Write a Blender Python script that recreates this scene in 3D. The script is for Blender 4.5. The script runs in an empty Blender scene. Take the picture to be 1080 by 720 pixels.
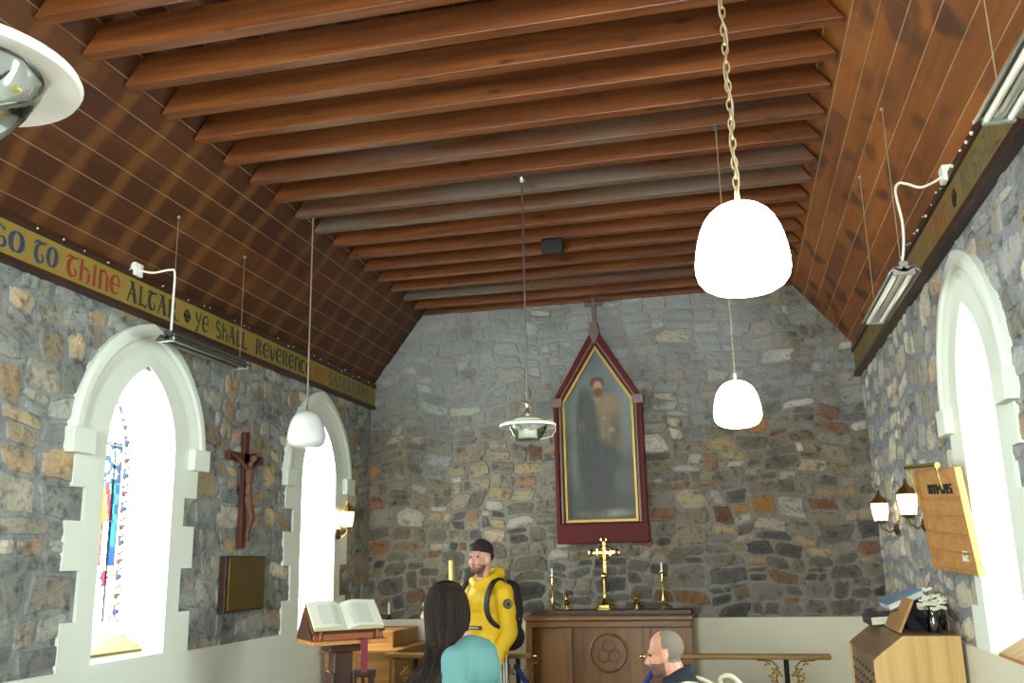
import bpy, bmesh, math, random
from mathutils import Vector, Matrix, noise
random.seed(7)
PI = math.pi
C = bpy.context.scene.collection
sc = bpy.context.scene
# room: x -3.442..1.192 (left/right walls), y forward to the altar wall at 8.5, z up, metres
XL, XR, YB, YW = -3.442, 1.192, 8.5, -2.6
ZD = 1.131
CZ = 4.05

# ------------------------------------------------------------------ helpers
def lin(c):
    r = []
    for v in c[:3]:
        v /= 255.0
        r.append(v/12.92 if v <= .04045 else ((v+.055)/1.055)**2.4)
    return (r[0], r[1], r[2], 1.0)

class MB:
    def __init__(s):
        s.v = []; s.f = []; s.m = []; s.c = []; s.cur = 0; s.col = (1, 1, 1, 1); s.T = Matrix()
    def add(s, vs, fs):
        o = len(s.v)
        s.v += [tuple(s.T @ Vector(p)) for p in vs]
        for f in fs:
            s.f.append([i+o for i in f]); s.m.append(s.cur); s.c.append(s.col)
        return s
    def box(s, a, b):
        x0, y0, z0 = a; x1, y1, z1 = b
        return s.add([(x0,y0,z0),(x1,y0,z0),(x1,y1,z0),(x0,y1,z0),(x0,y0,z1),(x1,y0,z1),(x1,y1,z1),(x0,y1,z1)],
              [(0,3,2,1),(4,5,6,7),(0,1,5,4),(1,2,6,5),(2,3,7,6),(3,0,4,7)])
    def prism(s, poly, axis, a, b):
        # poly in the two other axes, extruded from a to b along axis
        n = len(poly)
        def P(p, t):
            if axis == 0: return (t, p[0], p[1])
            if axis == 1: return (p[0], t, p[1])
            return (p[0], p[1], t)
        vs = [P(p, a) for p in poly]+[P(p, b) for p in poly]
        fs = [tuple(range(n)), tuple(range(2*n-1, n-1, -1))]
        fs += [(i, (i+1) % n+0, (i+1) % n+n, i+n) for i in range(n)]
        return s.add(vs, fs)
    def lathe(s, prof, c=(0,0,0), n=24, axis=2):
        vs = []; fs = []
        for r, z in prof:
            for k in range(n):
                a = 2*PI*k/n
                if axis == 2: vs.append((c[0]+r*math.cos(a), c[1]+r*math.sin(a), c[2]+z))
                elif axis == 0: vs.append((c[0]+z, c[1]+r*math.cos(a), c[2]+r*math.sin(a)))
                else: vs.append((c[0]+r*math.cos(a), c[1]+z, c[2]+r*math.sin(a)))
        for i in range(len(prof)-1):
            for k in range(n):
                k2 = (k+1) % n
                fs.append((i*n+k, i*n+k2, (i+1)*n+k2, (i+1)*n+k))
        fs.append(tuple(range(n-1, -1, -1))) if prof[0][0] > 1e-4 else None
        if prof[-1][0] > 1e-4: fs.append(tuple(range((len(prof)-1)*n, len(prof)*n)))
        return s.add(vs, fs)
    def tube(s, pts, r, n=8, closed=False, cap=True):
        pts = [Vector(p) for p in pts]; m = len(pts)
        rs = r if isinstance(r, (list, tuple)) else [r]*m
        vs = []; fs = []
        up = None
        for i, p in enumerate(pts):
            if closed: d = pts[(i+1) % m]-pts[i-1]
            else: d = pts[min(i+1, m-1)]-pts[max(i-1, 0)]
            d.normalize()
            if up is None:
                up = Vector((0,0,1)) if abs(d.z) < .9 else Vector((1,0,0))
            a = d.cross(up)
            if a.length < 1e-5: a = d.cross(Vector((0,1,.01)))
            a.normalize(); b = a.cross(d).normalized(); up = b
            for k in range(n):
                t = 2*PI*k/n
                vs.append(p+rs[i]*(math.cos(t)*a+math.sin(t)*b))
        L = m if closed else m-1
        for i in range(L):
            j = (i+1) % m
            for k in range(n):
                k2 = (k+1) % n
                fs.append((i*n+k, i*n+k2, j*n+k2, j*n+k))
        if not closed and cap:
            fs.append(tuple(range(n-1, -1, -1))); fs.append(tuple(range((m-1)*n, m*n)))
        return s.add(vs, fs)
    def ell(s, c, r, n=16, rot=None):
        vs = []; fs = []; h = n//2
        R = rot or Matrix.Identity(3)
        for i in range(h+1):
            ph = -PI/2+PI*i/h
            for k in range(n):
                t = 2*PI*k/n
                p = Vector((r[0]*math.cos(ph)*math.cos(t), r[1]*math.cos(ph)*math.sin(t), r[2]*math.sin(ph)))
                vs.append(tuple(Vector(c)+R @ p))
        for i in range(h):
            for k in range(n):
                k2 = (k+1) % n
                fs.append((i*n+k, i*n+k2, (i+1)*n+k2, (i+1)*n+k))
        return s.add(vs, fs)
    def cap(s, a, b, ra, rb, n=12):
        # tapered capsule
        a = Vector(a); b = Vector(b)
        d = (b-a)
        L = d.length
        if L < 1e-6: return s.ell(a, (ra,)*3, n)
        d /= L
        pts = []; rs = []
        for t in (1.0, .9, .6, .3): pts.append(a-d*ra*t); rs.append(ra*math.sqrt(max(1-t*t, 1e-4)))
        pts.append(a); rs.append(ra); pts.append((a+b)/2); rs.append((ra+rb)/2); pts.append(b); rs.append(rb)
        for t in (.3, .6, .9, 1.0): pts.append(b+d*rb*t); rs.append(rb*math.sqrt(max(1-t*t, 1e-4)))
        return s.tube(pts, rs, n)
    def ribbon(s, pts, t=.002):
        pass

def wpos(o):
    p = Vector((0,0,0))
    while o is not None:
        p += o.location; o = o.parent
    return p

def tag(o, label=None, cat=None, group=None, kind=None):
    if label: o['label'] = label
    if cat: o['category'] = cat
    if group: o['group'] = group
    if kind: o['kind'] = kind
    return o

def thing(name, loc, label, cat, group=None, rz=0):
    o = bpy.data.objects.new(name, None); C.objects.link(o)
    o.empty_display_size = .1
    o.location = loc; o.rotation_euler = (0, 0, rz)
    return tag(o, label, cat, group)

def obj(name, mb, mats, parent=None, smooth=False, bevel=0, local=False, autosmooth=40, colors=False, recalc=True):
    """link one mesh; coordinates are world ones unless local"""
    if not isinstance(mats, (list, tuple)): mats = [mats]
    off = Vector((0,0,0)) if (local or parent is None) else wpos(parent)
    me = bpy.data.meshes.new(name)
    me.from_pydata([tuple(Vector(p)-off) for p in mb.v], [], mb.f)
    for m in mats: me.materials.append(m)
    for i, p in enumerate(me.polygons): p.material_index = mb.m[i]
    if colors:
        ca = me.color_attributes.new('Col', 'FLOAT_COLOR', 'CORNER')
        for i, p in enumerate(me.polygons):
            for li in p.loop_indices: ca.data[li].color = mb.c[i]
    if recalc:
        bm = bmesh.new(); bm.from_mesh(me)
        bmesh.ops.recalc_face_normals(bm, faces=bm.faces); bm.to_mesh(me); bm.free()
    if smooth:
        for p in me.polygons: p.use_smooth = True
        try: me.set_sharp_from_angle(angle=math.radians(autosmooth))
        except Exception: pass
    o = bpy.data.objects.new(name, me); C.objects.link(o)
    if parent is not None: o.parent = parent
    if bevel:
        b = o.modifiers.new('bevel', 'BEVEL'); b.width = bevel; b.segments = 2; b.limit_method = 'ANGLE'
    return o

def obj_each(name, mbs, mats, parent=None, **kw):
    return [obj(name, m, mats, parent, **kw) for m in mbs]
def copy_tree(o, parent=None):
    c = o.copy(); C.objects.link(c); c.parent = parent
    for ch in list(o.children):
        copy_tree(ch, c)
    return c

# ------------------------------------------------------------------ materials
def newmat(name):
    m = bpy.data.materials.new(name); m.use_nodes = True
    nt = m.node_tree; bs = nt.nodes['Principled BSDF']
    return m, nt, bs
def N(nt, t, **kw):
    n = nt.nodes.new(t)
    for k, v in kw.items(): setattr(n, k, v)
    return n
def plain(name, col, rough=.6, metal=0, var=.12, scale=12, bump=0, spec=.5, emis=None, es=0, coat=0):
    m, nt, bs = newmat(name)
    c = lin(col)
    tc = N(nt, 'ShaderNodeTexCoord'); nz = N(nt, 'ShaderNodeTexNoise'); nz.inputs['Scale'].default_value = scale
    nz.inputs['Detail'].default_value = 4
    nt.links.new(tc.outputs['Object'], nz.inputs['Vector'])
    mx = N(nt, 'ShaderNodeMix', data_type='RGBA')
    mx.inputs[6].default_value = tuple(min(1, v*(1-var)) for v in c[:3])+(1,)
    mx.inputs[7].default_value = tuple(min(1, v*(1+var)) for v in c[:3])+(1,)
    nt.links.new(nz.outputs['Fac'], mx.inputs[0]); nt.links.new(mx.outputs[2], bs.inputs['Base Color'])
    bs.inputs['Roughness'].default_value = rough; bs.inputs['Metallic'].default_value = metal
    bs.inputs['Specular IOR Level'].default_value = spec
    if coat: bs.inputs['Coat Weight'].default_value = coat
    if emis is not None:
        bs.inputs['Emission Color'].default_value = lin(emis); bs.inputs['Emission Strength'].default_value = es
    if bump:
        b = N(nt, 'ShaderNodeBump'); b.inputs['Strength'].default_value = bump; b.inputs['Distance'].default_value = .01
        nt.links.new(nz.outputs['Fac'], b.inputs['Height']); nt.links.new(b.outputs[0], bs.inputs['Normal'])
    return m
def ramp(nt, stops):
    r = N(nt, 'ShaderNodeValToRGB'); cr = r.color_ramp
    while len(cr.elements) < len(stops): cr.elements.new(.5)
    for e, (p, c) in zip(cr.elements, stops): e.position = p; e.color = lin(c) if max(c) > 1.01 else (c[0], c[1], c[2], 1)
    return r
def wood(name, dark, mid, light, axis=0, rough=.45, scale=6, knots=True, boards=None, coat=0, grey=0):
    m, nt, bs = newmat(name)
    tc = N(nt, 'ShaderNodeTexCoord'); mp = N(nt, 'ShaderNodeMapping')
    s = [scale*3]*3; s[axis] = scale*.16
    mp.inputs['Scale'].default_value = s
    oi = N(nt, 'ShaderNodeObjectInfo'); ad = N(nt, 'ShaderNodeVectorMath', operation='ADD')
    ml = N(nt, 'ShaderNodeMath', operation='MULTIPLY'); ml.inputs[1].default_value = 37.0
    nt.links.new(oi.outputs['Random'], ml.inputs[0])
    nt.links.new(tc.outputs['Object'], ad.inputs[0]); nt.links.new(ml.outputs[0], ad.inputs[1])
    nt.links.new(ad.outputs[0], mp.inputs['Vector'])
    nz = N(nt, 'ShaderNodeTexNoise'); nz.inputs['Scale'].default_value = 1.0; nz.inputs['Detail'].default_value = 7
    nz.inputs['Roughness'].default_value = .6; nz.inputs['Distortion'].default_value = .5
    nt.links.new(mp.outputs[0], nz.inputs['Vector'])
    r = ramp(nt, [(.28, dark), (.5, mid), (.75, light)])
    nt.links.new(nz.outputs['Fac'], r.inputs[0])
    out = r.outputs[0]
    if knots:
        mp2 = N(nt, 'ShaderNodeMapping'); s2 = [9.0]*3; s2[axis] = 3.2; mp2.inputs['Scale'].default_value = s2
        nt.links.new(ad.outputs[0], mp2.inputs['Vector'])
        vo = N(nt, 'ShaderNodeTexVoronoi'); vo.inputs['Scale'].default_value = 1.0
        nt.links.new(mp2.outputs[0], vo.inputs['Vector'])
        kr = ramp(nt, [(.07, (1,1,1)), (.16, (0,0,0))]); nt.links.new(vo.outputs['Distance'], kr.inputs[0])
        mx = N(nt, 'ShaderNodeMix', data_type='RGBA'); mx.inputs[7].default_value = tuple(v*.35 for v in lin(dark)[:3])+(1,)
        km = N(nt, 'ShaderNodeMath', operation='MULTIPLY'); km.inputs[1].default_value = .75
        nt.links.new(kr.outputs[0], km.inputs[0])
        nt.links.new(km.outputs[0], mx.inputs[0]); nt.links.new(out, mx.inputs[6]); out = mx.outputs[2]
    if grey:
        n3 = N(nt, 'ShaderNodeTexNoise'); n3.inputs['Scale'].default_value = 1.0; n3.inputs['Detail'].default_value = 5
        mp3 = N(nt, 'ShaderNodeMapping'); s3 = [6.0]*3; s3[axis] = .8; mp3.inputs['Scale'].default_value = s3
        nt.links.new(ad.outputs[0], mp3.inputs['Vector']); nt.links.new(mp3.outputs[0], n3.inputs['Vector'])
        gr = ramp(nt, [(.58-grey*.2, (0,0,0)), (.75-grey*.2, (1,1,1))]); nt.links.new(n3.outputs['Fac'], gr.inputs[0])
        gm = N(nt, 'ShaderNodeMath', operation='MULTIPLY'); gm.inputs[1].default_value = .5+.4*grey
        nt.links.new(gr.outputs[0], gm.inputs[0])
        mx = N(nt, 'ShaderNodeMix', data_type='RGBA'); mx.inputs[7].default_value = lin((112, 102, 92))
        nt.links.new(gm.outputs[0], mx.inputs[0]); nt.links.new(out, mx.inputs[6]); out = mx.outputs[2]
    nt.links.new(out, bs.inputs['Base Color'])
    bs.inputs['Roughness'].default_value = rough
    if coat: bs.inputs['Coat Weight'].default_value = coat
    b = N(nt, 'ShaderNodeBump'); b.inputs['Strength'].default_value = .15; b.inputs['Distance'].default_value = .005
    nt.links.new(nz.outputs['Fac'], b.inputs['Height']); nt.links.new(b.outputs[0], bs.inputs['Normal'])
    return m
def stone_mat(name, mortar, smear=.5, wash=None, washlo=2.9, washhi=3.8, washamt=.5):
    """stone colour per stone from the Col attribute; mortar smeared over stones with noise"""
    m, nt, bs = newmat(name)
    at = N(nt, 'ShaderNodeAttribute', attribute_name='Col')
    tc = N(nt, 'ShaderNodeTexCoord')
    n1 = N(nt, 'ShaderNodeTexNoise'); n1.inputs['Scale'].default_value = 14; n1.inputs['Detail'].default_value = 8; n1.inputs['Roughness'].default_value = .65
    n2 = N(nt, 'ShaderNodeTexNoise'); n2.inputs['Scale'].default_value = 3.3; n2.inputs['Detail'].default_value = 6
    n2.inputs['Roughness'].default_value = .65
    for n in (n1, n2): nt.links.new(tc.outputs['Object'], n.inputs['Vector'])
    # tone variation
    r1 = ramp(nt, [(.25, (.66,.66,.66)), (.5, (.96,.96,.96)), (.8, (1.25,1.22,1.15))])
    nt.links.new(n1.outputs['Fac'], r1.inputs[0])
    mu = N(nt, 'ShaderNodeMix', data_type='RGBA', blend_type='MULTIPLY'); mu.inputs[0].default_value = 1
    nt.links.new(at.outputs['Color'], mu.inputs[6]); nt.links.new(r1.outputs[0], mu.inputs[7])
    r2 = ramp(nt, [(.60-smear*.3, (0,0,0)), (.78-smear*.18, (1,1,1))]); nt.links.new(n2.outputs['Fac'], r2.inputs[0])
    sm = N(nt, 'ShaderNodeMath', operation='MULTIPLY'); sm.inputs[1].default_value = .75
    nt.links.new(r2.outputs[0], sm.inputs[0])
    mo = N(nt, 'ShaderNodeMix', data_type='RGBA', blend_type='MULTIPLY'); mo.inputs[0].default_value = 1; mo.inputs[6].default_value = lin(mortar)
    r3 = ramp(nt, [(.3, (.7,.72,.75)), (.7, (1.2,1.2,1.2))]); nt.links.new(n1.outputs['Fac'], r3.inputs[0]); nt.links.new(r3.outputs[0], mo.inputs[7])
    mx = N(nt, 'ShaderNodeMix', data_type='RGBA'); nt.links.new(sm.outputs[0], mx.inputs[0])
    nt.links.new(mu.outputs[2], mx.inputs[6]); nt.links.new(mo.outputs[2], mx.inputs[7])
    out = mx.outputs[2]
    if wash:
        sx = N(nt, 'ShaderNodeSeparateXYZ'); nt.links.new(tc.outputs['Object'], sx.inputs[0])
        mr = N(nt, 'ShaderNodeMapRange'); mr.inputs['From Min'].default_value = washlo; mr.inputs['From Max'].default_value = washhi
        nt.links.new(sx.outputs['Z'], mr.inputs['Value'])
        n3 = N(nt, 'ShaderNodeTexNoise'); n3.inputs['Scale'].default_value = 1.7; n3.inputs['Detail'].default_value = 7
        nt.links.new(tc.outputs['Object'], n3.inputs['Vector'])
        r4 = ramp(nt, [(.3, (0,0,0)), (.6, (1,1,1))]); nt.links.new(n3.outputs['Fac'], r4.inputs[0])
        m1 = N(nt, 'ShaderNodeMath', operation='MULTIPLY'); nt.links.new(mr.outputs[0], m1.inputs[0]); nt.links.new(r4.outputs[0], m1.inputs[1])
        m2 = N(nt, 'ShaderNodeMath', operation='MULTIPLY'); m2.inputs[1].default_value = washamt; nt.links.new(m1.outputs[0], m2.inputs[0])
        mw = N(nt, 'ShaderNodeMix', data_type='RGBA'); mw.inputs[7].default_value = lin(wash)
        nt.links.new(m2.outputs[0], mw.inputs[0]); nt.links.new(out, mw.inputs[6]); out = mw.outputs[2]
    nt.links.new(out, bs.inputs['Base Color']); bs.inputs['Roughness'].default_value = .85
    bs.inputs['Specular IOR Level'].default_value = .25
    b = N(nt, 'ShaderNodeBump'); b.inputs['Strength'].default_value = .8; b.inputs['Distance'].default_value = .02
    ad = N(nt, 'ShaderNodeMath', operation='ADD'); nt.links.new(n1.outputs['Fac'], ad.inputs[0]); nt.links.new(n2.outputs['Fac'], ad.inputs[1])
    nt.links.new(ad.outputs[0], b.inputs['Height']); nt.links.new(b.outputs[0], bs.inputs['Normal'])
    return m
def attr_mat(name, rough=.6, spec=.4, noise_amt=.1):
    m, nt, bs = newmat(name)
    at = N(nt, 'ShaderNodeAttribute', attribute_name='Col')
    nt.links.new(at.outputs['Color'], bs.inputs['Base Color'])
    bs.inputs['Roughness'].default_value = rough; bs.inputs['Specular IOR Level'].default_value = spec
    return m
def board_mat(name, cols, spots=.0, stripes=True, seam=.5):
    """boards running along y, grooves every 0.135 m across the slope (object x), dusty light seams"""
    m, nt, bs = newmat(name)
    tc = N(nt, 'ShaderNodeTexCoord'); sx = N(nt, 'ShaderNodeSeparateXYZ'); nt.links.new(tc.outputs['Object'], sx.inputs[0])
    mu = N(nt, 'ShaderNodeMath', operation='MULTIPLY'); mu.inputs[1].default_value = 1/.135; nt.links.new(sx.outputs['X'], mu.inputs[0])
    fl = N(nt, 'ShaderNodeMath', operation='FLOOR'); nt.links.new(mu.outputs[0], fl.inputs[0])
    fr = N(nt, 'ShaderNodeMath', operation='FRACT'); nt.links.new(mu.outputs[0], fr.inputs[0])
    # board + length cell -> tone
    wn = N(nt, 'ShaderNodeTexWhiteNoise', noise_dimensions='2D')
    yy = N(nt, 'ShaderNodeMath', operation='MULTIPLY'); yy.inputs[1].default_value = 1/.955; nt.links.new(sx.outputs['Y'], yy.inputs[0])
    yo = N(nt, 'ShaderNodeMath', operation='MULTIPLY_ADD'); yo.inputs[1].default_value = .37; nt.links.new(fl.outputs[0], yo.inputs[0]); nt.links.new(yy.outputs[0], yo.inputs[2])
    yf = N(nt, 'ShaderNodeMath', operation='FLOOR'); nt.links.new(yo.outputs[0], yf.inputs[0])
    cb = N(nt, 'ShaderNodeCombineXYZ'); nt.links.new(fl.outputs[0], cb.inputs[0]); nt.links.new(yf.outputs[0], cb.inputs[1])
    nt.links.new(cb.outputs[0], wn.inputs['Vector'])
    # grain
    mp = N(nt, 'ShaderNodeMapping'); mp.inputs['Scale'].default_value = (22, 1.1, 22); nt.links.new(tc.outputs['Object'], mp.inputs['Vector'])
    nz = N(nt, 'ShaderNodeTexNoise'); nz.inputs['Scale'].default_value = 1; nz.inputs['Detail'].default_value = 6; nt.links.new(mp.outputs[0], nz.inputs['Vector'])
    mix = N(nt, 'ShaderNodeMath', operation='MULTIPLY_ADD'); mix.inputs[1].default_value = .35; nt.links.new(wn.outputs['Value'], mix.inputs[0])
    nh = N(nt, 'ShaderNodeMath', operation='MULTIPLY'); nh.inputs[1].default_value = .65; nt.links.new(nz.outputs['Fac'], nh.inputs[0]); nt.links.new(nh.outputs[0], mix.inputs[2])
    r = ramp(nt, [(.2, cols[0]), (.5, cols[1]), (.8, cols[2])]); nt.links.new(mix.outputs[0], r.inputs[0])
    out = r.outputs[0]
    # big stains: paler where rafters sit behind (every 0.32 m), dark damp spots
    if stripes:
        n4 = N(nt, 'ShaderNodeTexNoise'); n4.inputs['Scale'].default_value = 1.6; n4.inputs['Detail'].default_value = 3; nt.links.new(tc.outputs['Object'], n4.inputs['Vector'])
        ya = N(nt, 'ShaderNodeMath', operation='MULTIPLY_ADD'); ya.inputs[1].default_value = .22; nt.links.new(n4.outputs['Fac'], ya.inputs[0]); nt.links.new(sx.outputs['Y'], ya.inputs[2])
        ym = N(nt, 'ShaderNodeMath', operation='MULTIPLY'); ym.inputs[1].default_value = 2*PI/.3185; nt.links.new(ya.outputs[0], ym.inputs[0])
        sn = N(nt, 'ShaderNodeMath', operation='SINE'); nt.links.new(ym.outputs[0], sn.inputs[0])
        sr = ramp(nt, [(.35, (0,0,0)), (.95, (1,1,1))]); nt.links.new(sn.outputs[0], sr.inputs[0])
        sm = N(nt, 'ShaderNodeMath', operation='MULTIPLY'); sm.inputs[1].default_value = .55; nt.links.new(sr.outputs[0], sm.inputs[0])
        mx = N(nt, 'ShaderNodeMix', data_type='RGBA'); mx.inputs[7].default_value = lin(cols[3])
        nt.links.new(sm.outputs[0], mx.inputs[0]); nt.links.new(out, mx.inputs[6]); out = mx.outputs[2]
    if spots:
        vo = N(nt, 'ShaderNodeTexVoronoi'); vo.inputs['Scale'].default_value = 1; mp5 = N(nt, 'ShaderNodeMapping'); mp5.inputs['Scale'].default_value = (5.5, 3.1, 1)
        n5 = N(nt, 'ShaderNodeTexNoise'); n5.inputs['Scale'].default_value = 2.2; nt.links.new(tc.outputs['Object'], n5.inputs['Vector'])
        vm = N(nt, 'ShaderNodeVectorMath', operation='MULTIPLY_ADD'); nt.links.new(n5.outputs['Color'], vm.inputs[0]); vm.inputs[1].default_value = (.3, .3, .3); nt.links.new(tc.outputs['Object'], vm.inputs[2])
        nt.links.new(vm.outputs[0], mp5.inputs['Vector']); nt.links.new(mp5.outputs[0], vo.inputs['Vector'])
        vr = ramp(nt, [(.26, (1,1,1)), (.40, (0,0,0))]); nt.links.new(vo.outputs['Distance'], vr.inputs[0])
        n6 = N(nt, 'ShaderNodeTexNoise'); n6.inputs['Scale'].default_value = .9; nt.links.new(tc.outputs['Object'], n6.inputs['Vector'])
        r6 = ramp(nt, [(.32, (0,0,0)), (.5, (1,1,1))]); nt.links.new(n6.outputs['Fac'], r6.inputs[0])
        mm = N(nt, 'ShaderNodeMath', operation='MULTIPLY'); nt.links.new(vr.outputs[0], mm.inputs[0]); nt.links.new(r6.outputs[0], mm.inputs[1])
        m7 = N(nt, 'ShaderNodeMath', operation='MULTIPLY'); m7.inputs[1].default_value = spots; nt.links.new(mm.outputs[0], m7.inputs[0])
        mx = N(nt, 'ShaderNodeMix', data_type='RGBA'); mx.inputs[7].default_value = lin((44, 24, 16))
        nt.links.new(m7.outputs[0], mx.inputs[0]); nt.links.new(out, mx.inputs[6]); out = mx.outputs[2]
    # seam: cobwebbed pale line broken along its length
    g = ramp(nt, [(.02, (1,1,1)), (.05, (0,0,0))]); nt.links.new(fr.outputs[0], g.inputs[0])
    n7 = N(nt, 'ShaderNodeTexNoise'); n7.inputs['Scale'].default_value = 2.5; n7.inputs['Detail'].default_value = 4; nt.links.new(tc.outputs['Object'], n7.inputs['Vector'])
    r7 = ramp(nt, [(.30, (.15,.15,.15)), (.5, (1,1,1))]); nt.links.new(n7.outputs['Fac'], r7.inputs[0])
    gm = N(nt, 'ShaderNodeMath', operation='MULTIPLY'); nt.links.new(g.outputs[0], gm.inputs[0]); nt.links.new(r7.outputs[0], gm.inputs[1])
    gm2 = N(nt, 'ShaderNodeMath', operation='MULTIPLY'); gm2.inputs[1].default_value = seam; nt.links.new(gm.outputs[0], gm2.inputs[0])
    mx = N(nt, 'ShaderNodeMix', data_type='RGBA'); mx.inputs[7].default_value = lin((185, 165, 125))
    nt.links.new(gm2.outputs[0], mx.inputs[0]); nt.links.new(out, mx.inputs[6]); out = mx.outputs[2]
    nt.links.new(out, bs.inputs['Base Color']); bs.inputs['Roughness'].default_value = .5
    bs.inputs['Specular IOR Level'].default_value = .35
    b = N(nt, 'ShaderNodeBump'); b.inputs['Strength'].default_value = .5; b.inputs['Distance'].default_value = .006; b.invert = True
    nt.links.new(g.outputs[0], b.inputs['Height']); nt.links.new(b.outputs[0], bs.inputs['Normal'])
    return m
def glass_attr(name):
    m = bpy.data.materials.new(name); m.use_nodes = True; nt = m.node_tree; nt.nodes.clear()
    at = N(nt, 'ShaderNodeAttribute', attribute_name='Col'); t = N(nt, 'ShaderNodeBsdfTransparent')
    g = N(nt, 'ShaderNodeBsdfGlossy'); g.inputs['Roughness'].default_value = .15
    mx = N(nt, 'ShaderNodeMixShader'); mx.inputs[0].default_value = .04; o = N(nt, 'ShaderNodeOutputMaterial')
    nt.links.new(at.outputs['Color'], t.inputs[0]); nt.links.new(t.outputs[0], mx.inputs[1]); nt.links.new(g.outputs[0], mx.inputs[2]); nt.links.new(mx.outputs[0], o.inputs[0])
    return m
def clear_glass(name, tint=(1,1,1,1), fac=.12, rough=.05):
    m = bpy.data.materials.new(name); m.use_nodes = True; nt = m.node_tree; nt.nodes.clear()
    t = N(nt, 'ShaderNodeBsdfTransparent'); t.inputs[0].default_value = tint
    g = N(nt, 'ShaderNodeBsdfGlossy'); g.inputs['Roughness'].default_value = rough
    fz = N(nt, 'ShaderNodeLayerWeight'); fz.inputs[0].default_value = .35
    mm = N(nt, 'ShaderNodeMath', operation='MAXIMUM'); mm.inputs[1].default_value = fac; nt.links.new(fz.outputs['Fresnel'], mm.inputs[0])
    mx = N(nt, 'ShaderNodeMixShader'); o = N(nt, 'ShaderNodeOutputMaterial')
    nt.links.new(mm.outputs[0], mx.inputs[0]); nt.links.new(t.outputs[0], mx.inputs[1]); nt.links.new(g.outputs[0], mx.inputs[2]); nt.links.new(mx.outputs[0], o.inputs[0])
    return m

M = {}
M['plaster'] = plain('cream limewashed plaster', (222, 232, 222), .8, var=.05, scale=3, bump=.15)
M['dado'] = plain('cream painted dado', (214, 212, 192), .75, var=.05, scale=2, bump=.1)
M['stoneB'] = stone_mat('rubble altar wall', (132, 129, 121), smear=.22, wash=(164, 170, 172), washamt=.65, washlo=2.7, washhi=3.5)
M['stoneL'] = stone_mat('rubble window wall', (150, 157, 155), smear=.50)
M['stoneR'] = stone_mat('pale rubble wall', (150, 154, 160), smear=.22)
M['boardL'] = board_mat('brown boarding', [(54, 28, 12), (72, 38, 16), (92, 52, 22), (116, 74, 32)])
M['boardR'] = board_mat('orange boarding', [(90, 48, 16), (124, 70, 22), (150, 88, 30), (158, 92, 30)], spots=.7, stripes=False, seam=.75)
M['beam'] = wood('varnished pine beam', (84, 44, 20), (114, 63, 28), (146, 88, 42), axis=0, rough=.42, grey=.0)
M['beamgrey'] = wood('dusty pine beam', (84, 46, 24), (110, 64, 34), (136, 84, 48), axis=0, rough=.5, grey=.75)
M['floor'] = wood('oak floor', (70, 45, 25), (100, 68, 40), (125, 88, 55), axis=1)
M['oak'] = wood('brown oak', (90, 56, 22), (114, 74, 30), (134, 92, 42), axis=2, rough=.4, knots=False)
M['oakh'] = wood('brown oak rail', (90, 56, 26), (116, 78, 36), (138, 98, 50), axis=0, rough=.4, knots=False)
M['pine'] = wood('honey pine', (140, 92, 40), (170, 118, 58), (190, 140, 78), axis=0, rough=.4, knots=False)
M['lecwood'] = wood('red brown lectern wood', (84, 40, 20), (120, 62, 32), (150, 86, 46), axis=0, rough=.4, knots=False)
M['lecdark'] = wood('dark lectern wood', (44, 24, 18), (66, 36, 26), (84, 48, 34), axis=2, rough=.4, knots=False)
M['ash'] = wood('pale ash veneer', (176, 142, 84), (196, 162, 100), (208, 178, 118), axis=2, rough=.4, knots=False)
M['ashdull'] = wood('greyed walnut lid', (112, 88, 66), (132, 106, 80), (150, 122, 94), axis=1, rough=.45, knots=False)
M['orangewood'] = wood('orange ply', (148, 104, 54), (172, 126, 70), (188, 142, 86), axis=0, rough=.4, knots=False)
M['ochre'] = plain('ochre painted board', (140, 120, 52), .6, var=.22, scale=9)
M['ochreR'] = plain('faded ochre board', (112, 92, 48), .6, var=.25, scale=7)
M['darkwood'] = wood('dark stained wood', (40, 22, 14), (58, 34, 22), (74, 44, 30), axis=1, knots=False)
M['crucwood'] = wood('dark red cross wood', (60, 26, 20), (84, 38, 30), (100, 52, 40), axis=2, knots=False)
M['ink_b'] = plain('blue lettering', (48, 62, 92), .6)
M['ink_r'] = plain('red lettering', (138, 52, 34), .6)
M['ink_g'] = plain('green black lettering', (44, 58, 46), .6)
M['ink_o'] = plain('orange lettering', (158, 72, 30), .6)
M['ink_f'] = plain('faded green lettering', (88, 92, 60), .6)
M['ink_fr'] = plain('faded red lettering', (128, 74, 38), .6)
M['white'] = plain('white enamel', (235, 238, 232), .3, var=.03)
M['cream'] = plain('cream plastic', (222, 226, 206), .35, var=.03)
M['wire'] = plain('white flex', (235, 238, 228), .5, var=.03)
M['thinwire'] = plain('dull steel wire', (150, 140, 120), .5, metal=.3)
M['chainm'] = plain('dull chain', (158, 140, 104), .45, metal=.6)
M['steel'] = plain('brushed steel', (190, 195, 190), .28, metal=1, var=.05)
M['dullsteel'] = plain('dull grey steel', (112, 116, 112), .4, metal=.85, var=.1)
M['chrome'] = plain('chrome', (225, 228, 230), .1, metal=1, var=.02)
M['satin'] = plain('satin reflector', (222, 226, 226), .35, metal=.35, var=.03)
M['brass'] = plain('polished brass', (242, 214, 132), .14, metal=1, var=.06)
M['brassd'] = plain('aged brass', (150, 118, 52), .35, metal=.9, var=.2)
M['plaque'] = plain('aged bronze plaque', (104, 92, 48), .42, metal=.6, var=.3, scale=5)
M['iron'] = plain('black iron', (24, 24, 26), .5, metal=.6)
M['black'] = plain('black plastic', (22, 22, 24), .5)
M['candle'] = plain('white wax', (240, 238, 226), .5, var=.02)
M['mahog'] = plain('dark red mahogany', (86, 14, 14), .55, spec=.25, var=.2, scale=20)
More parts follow.
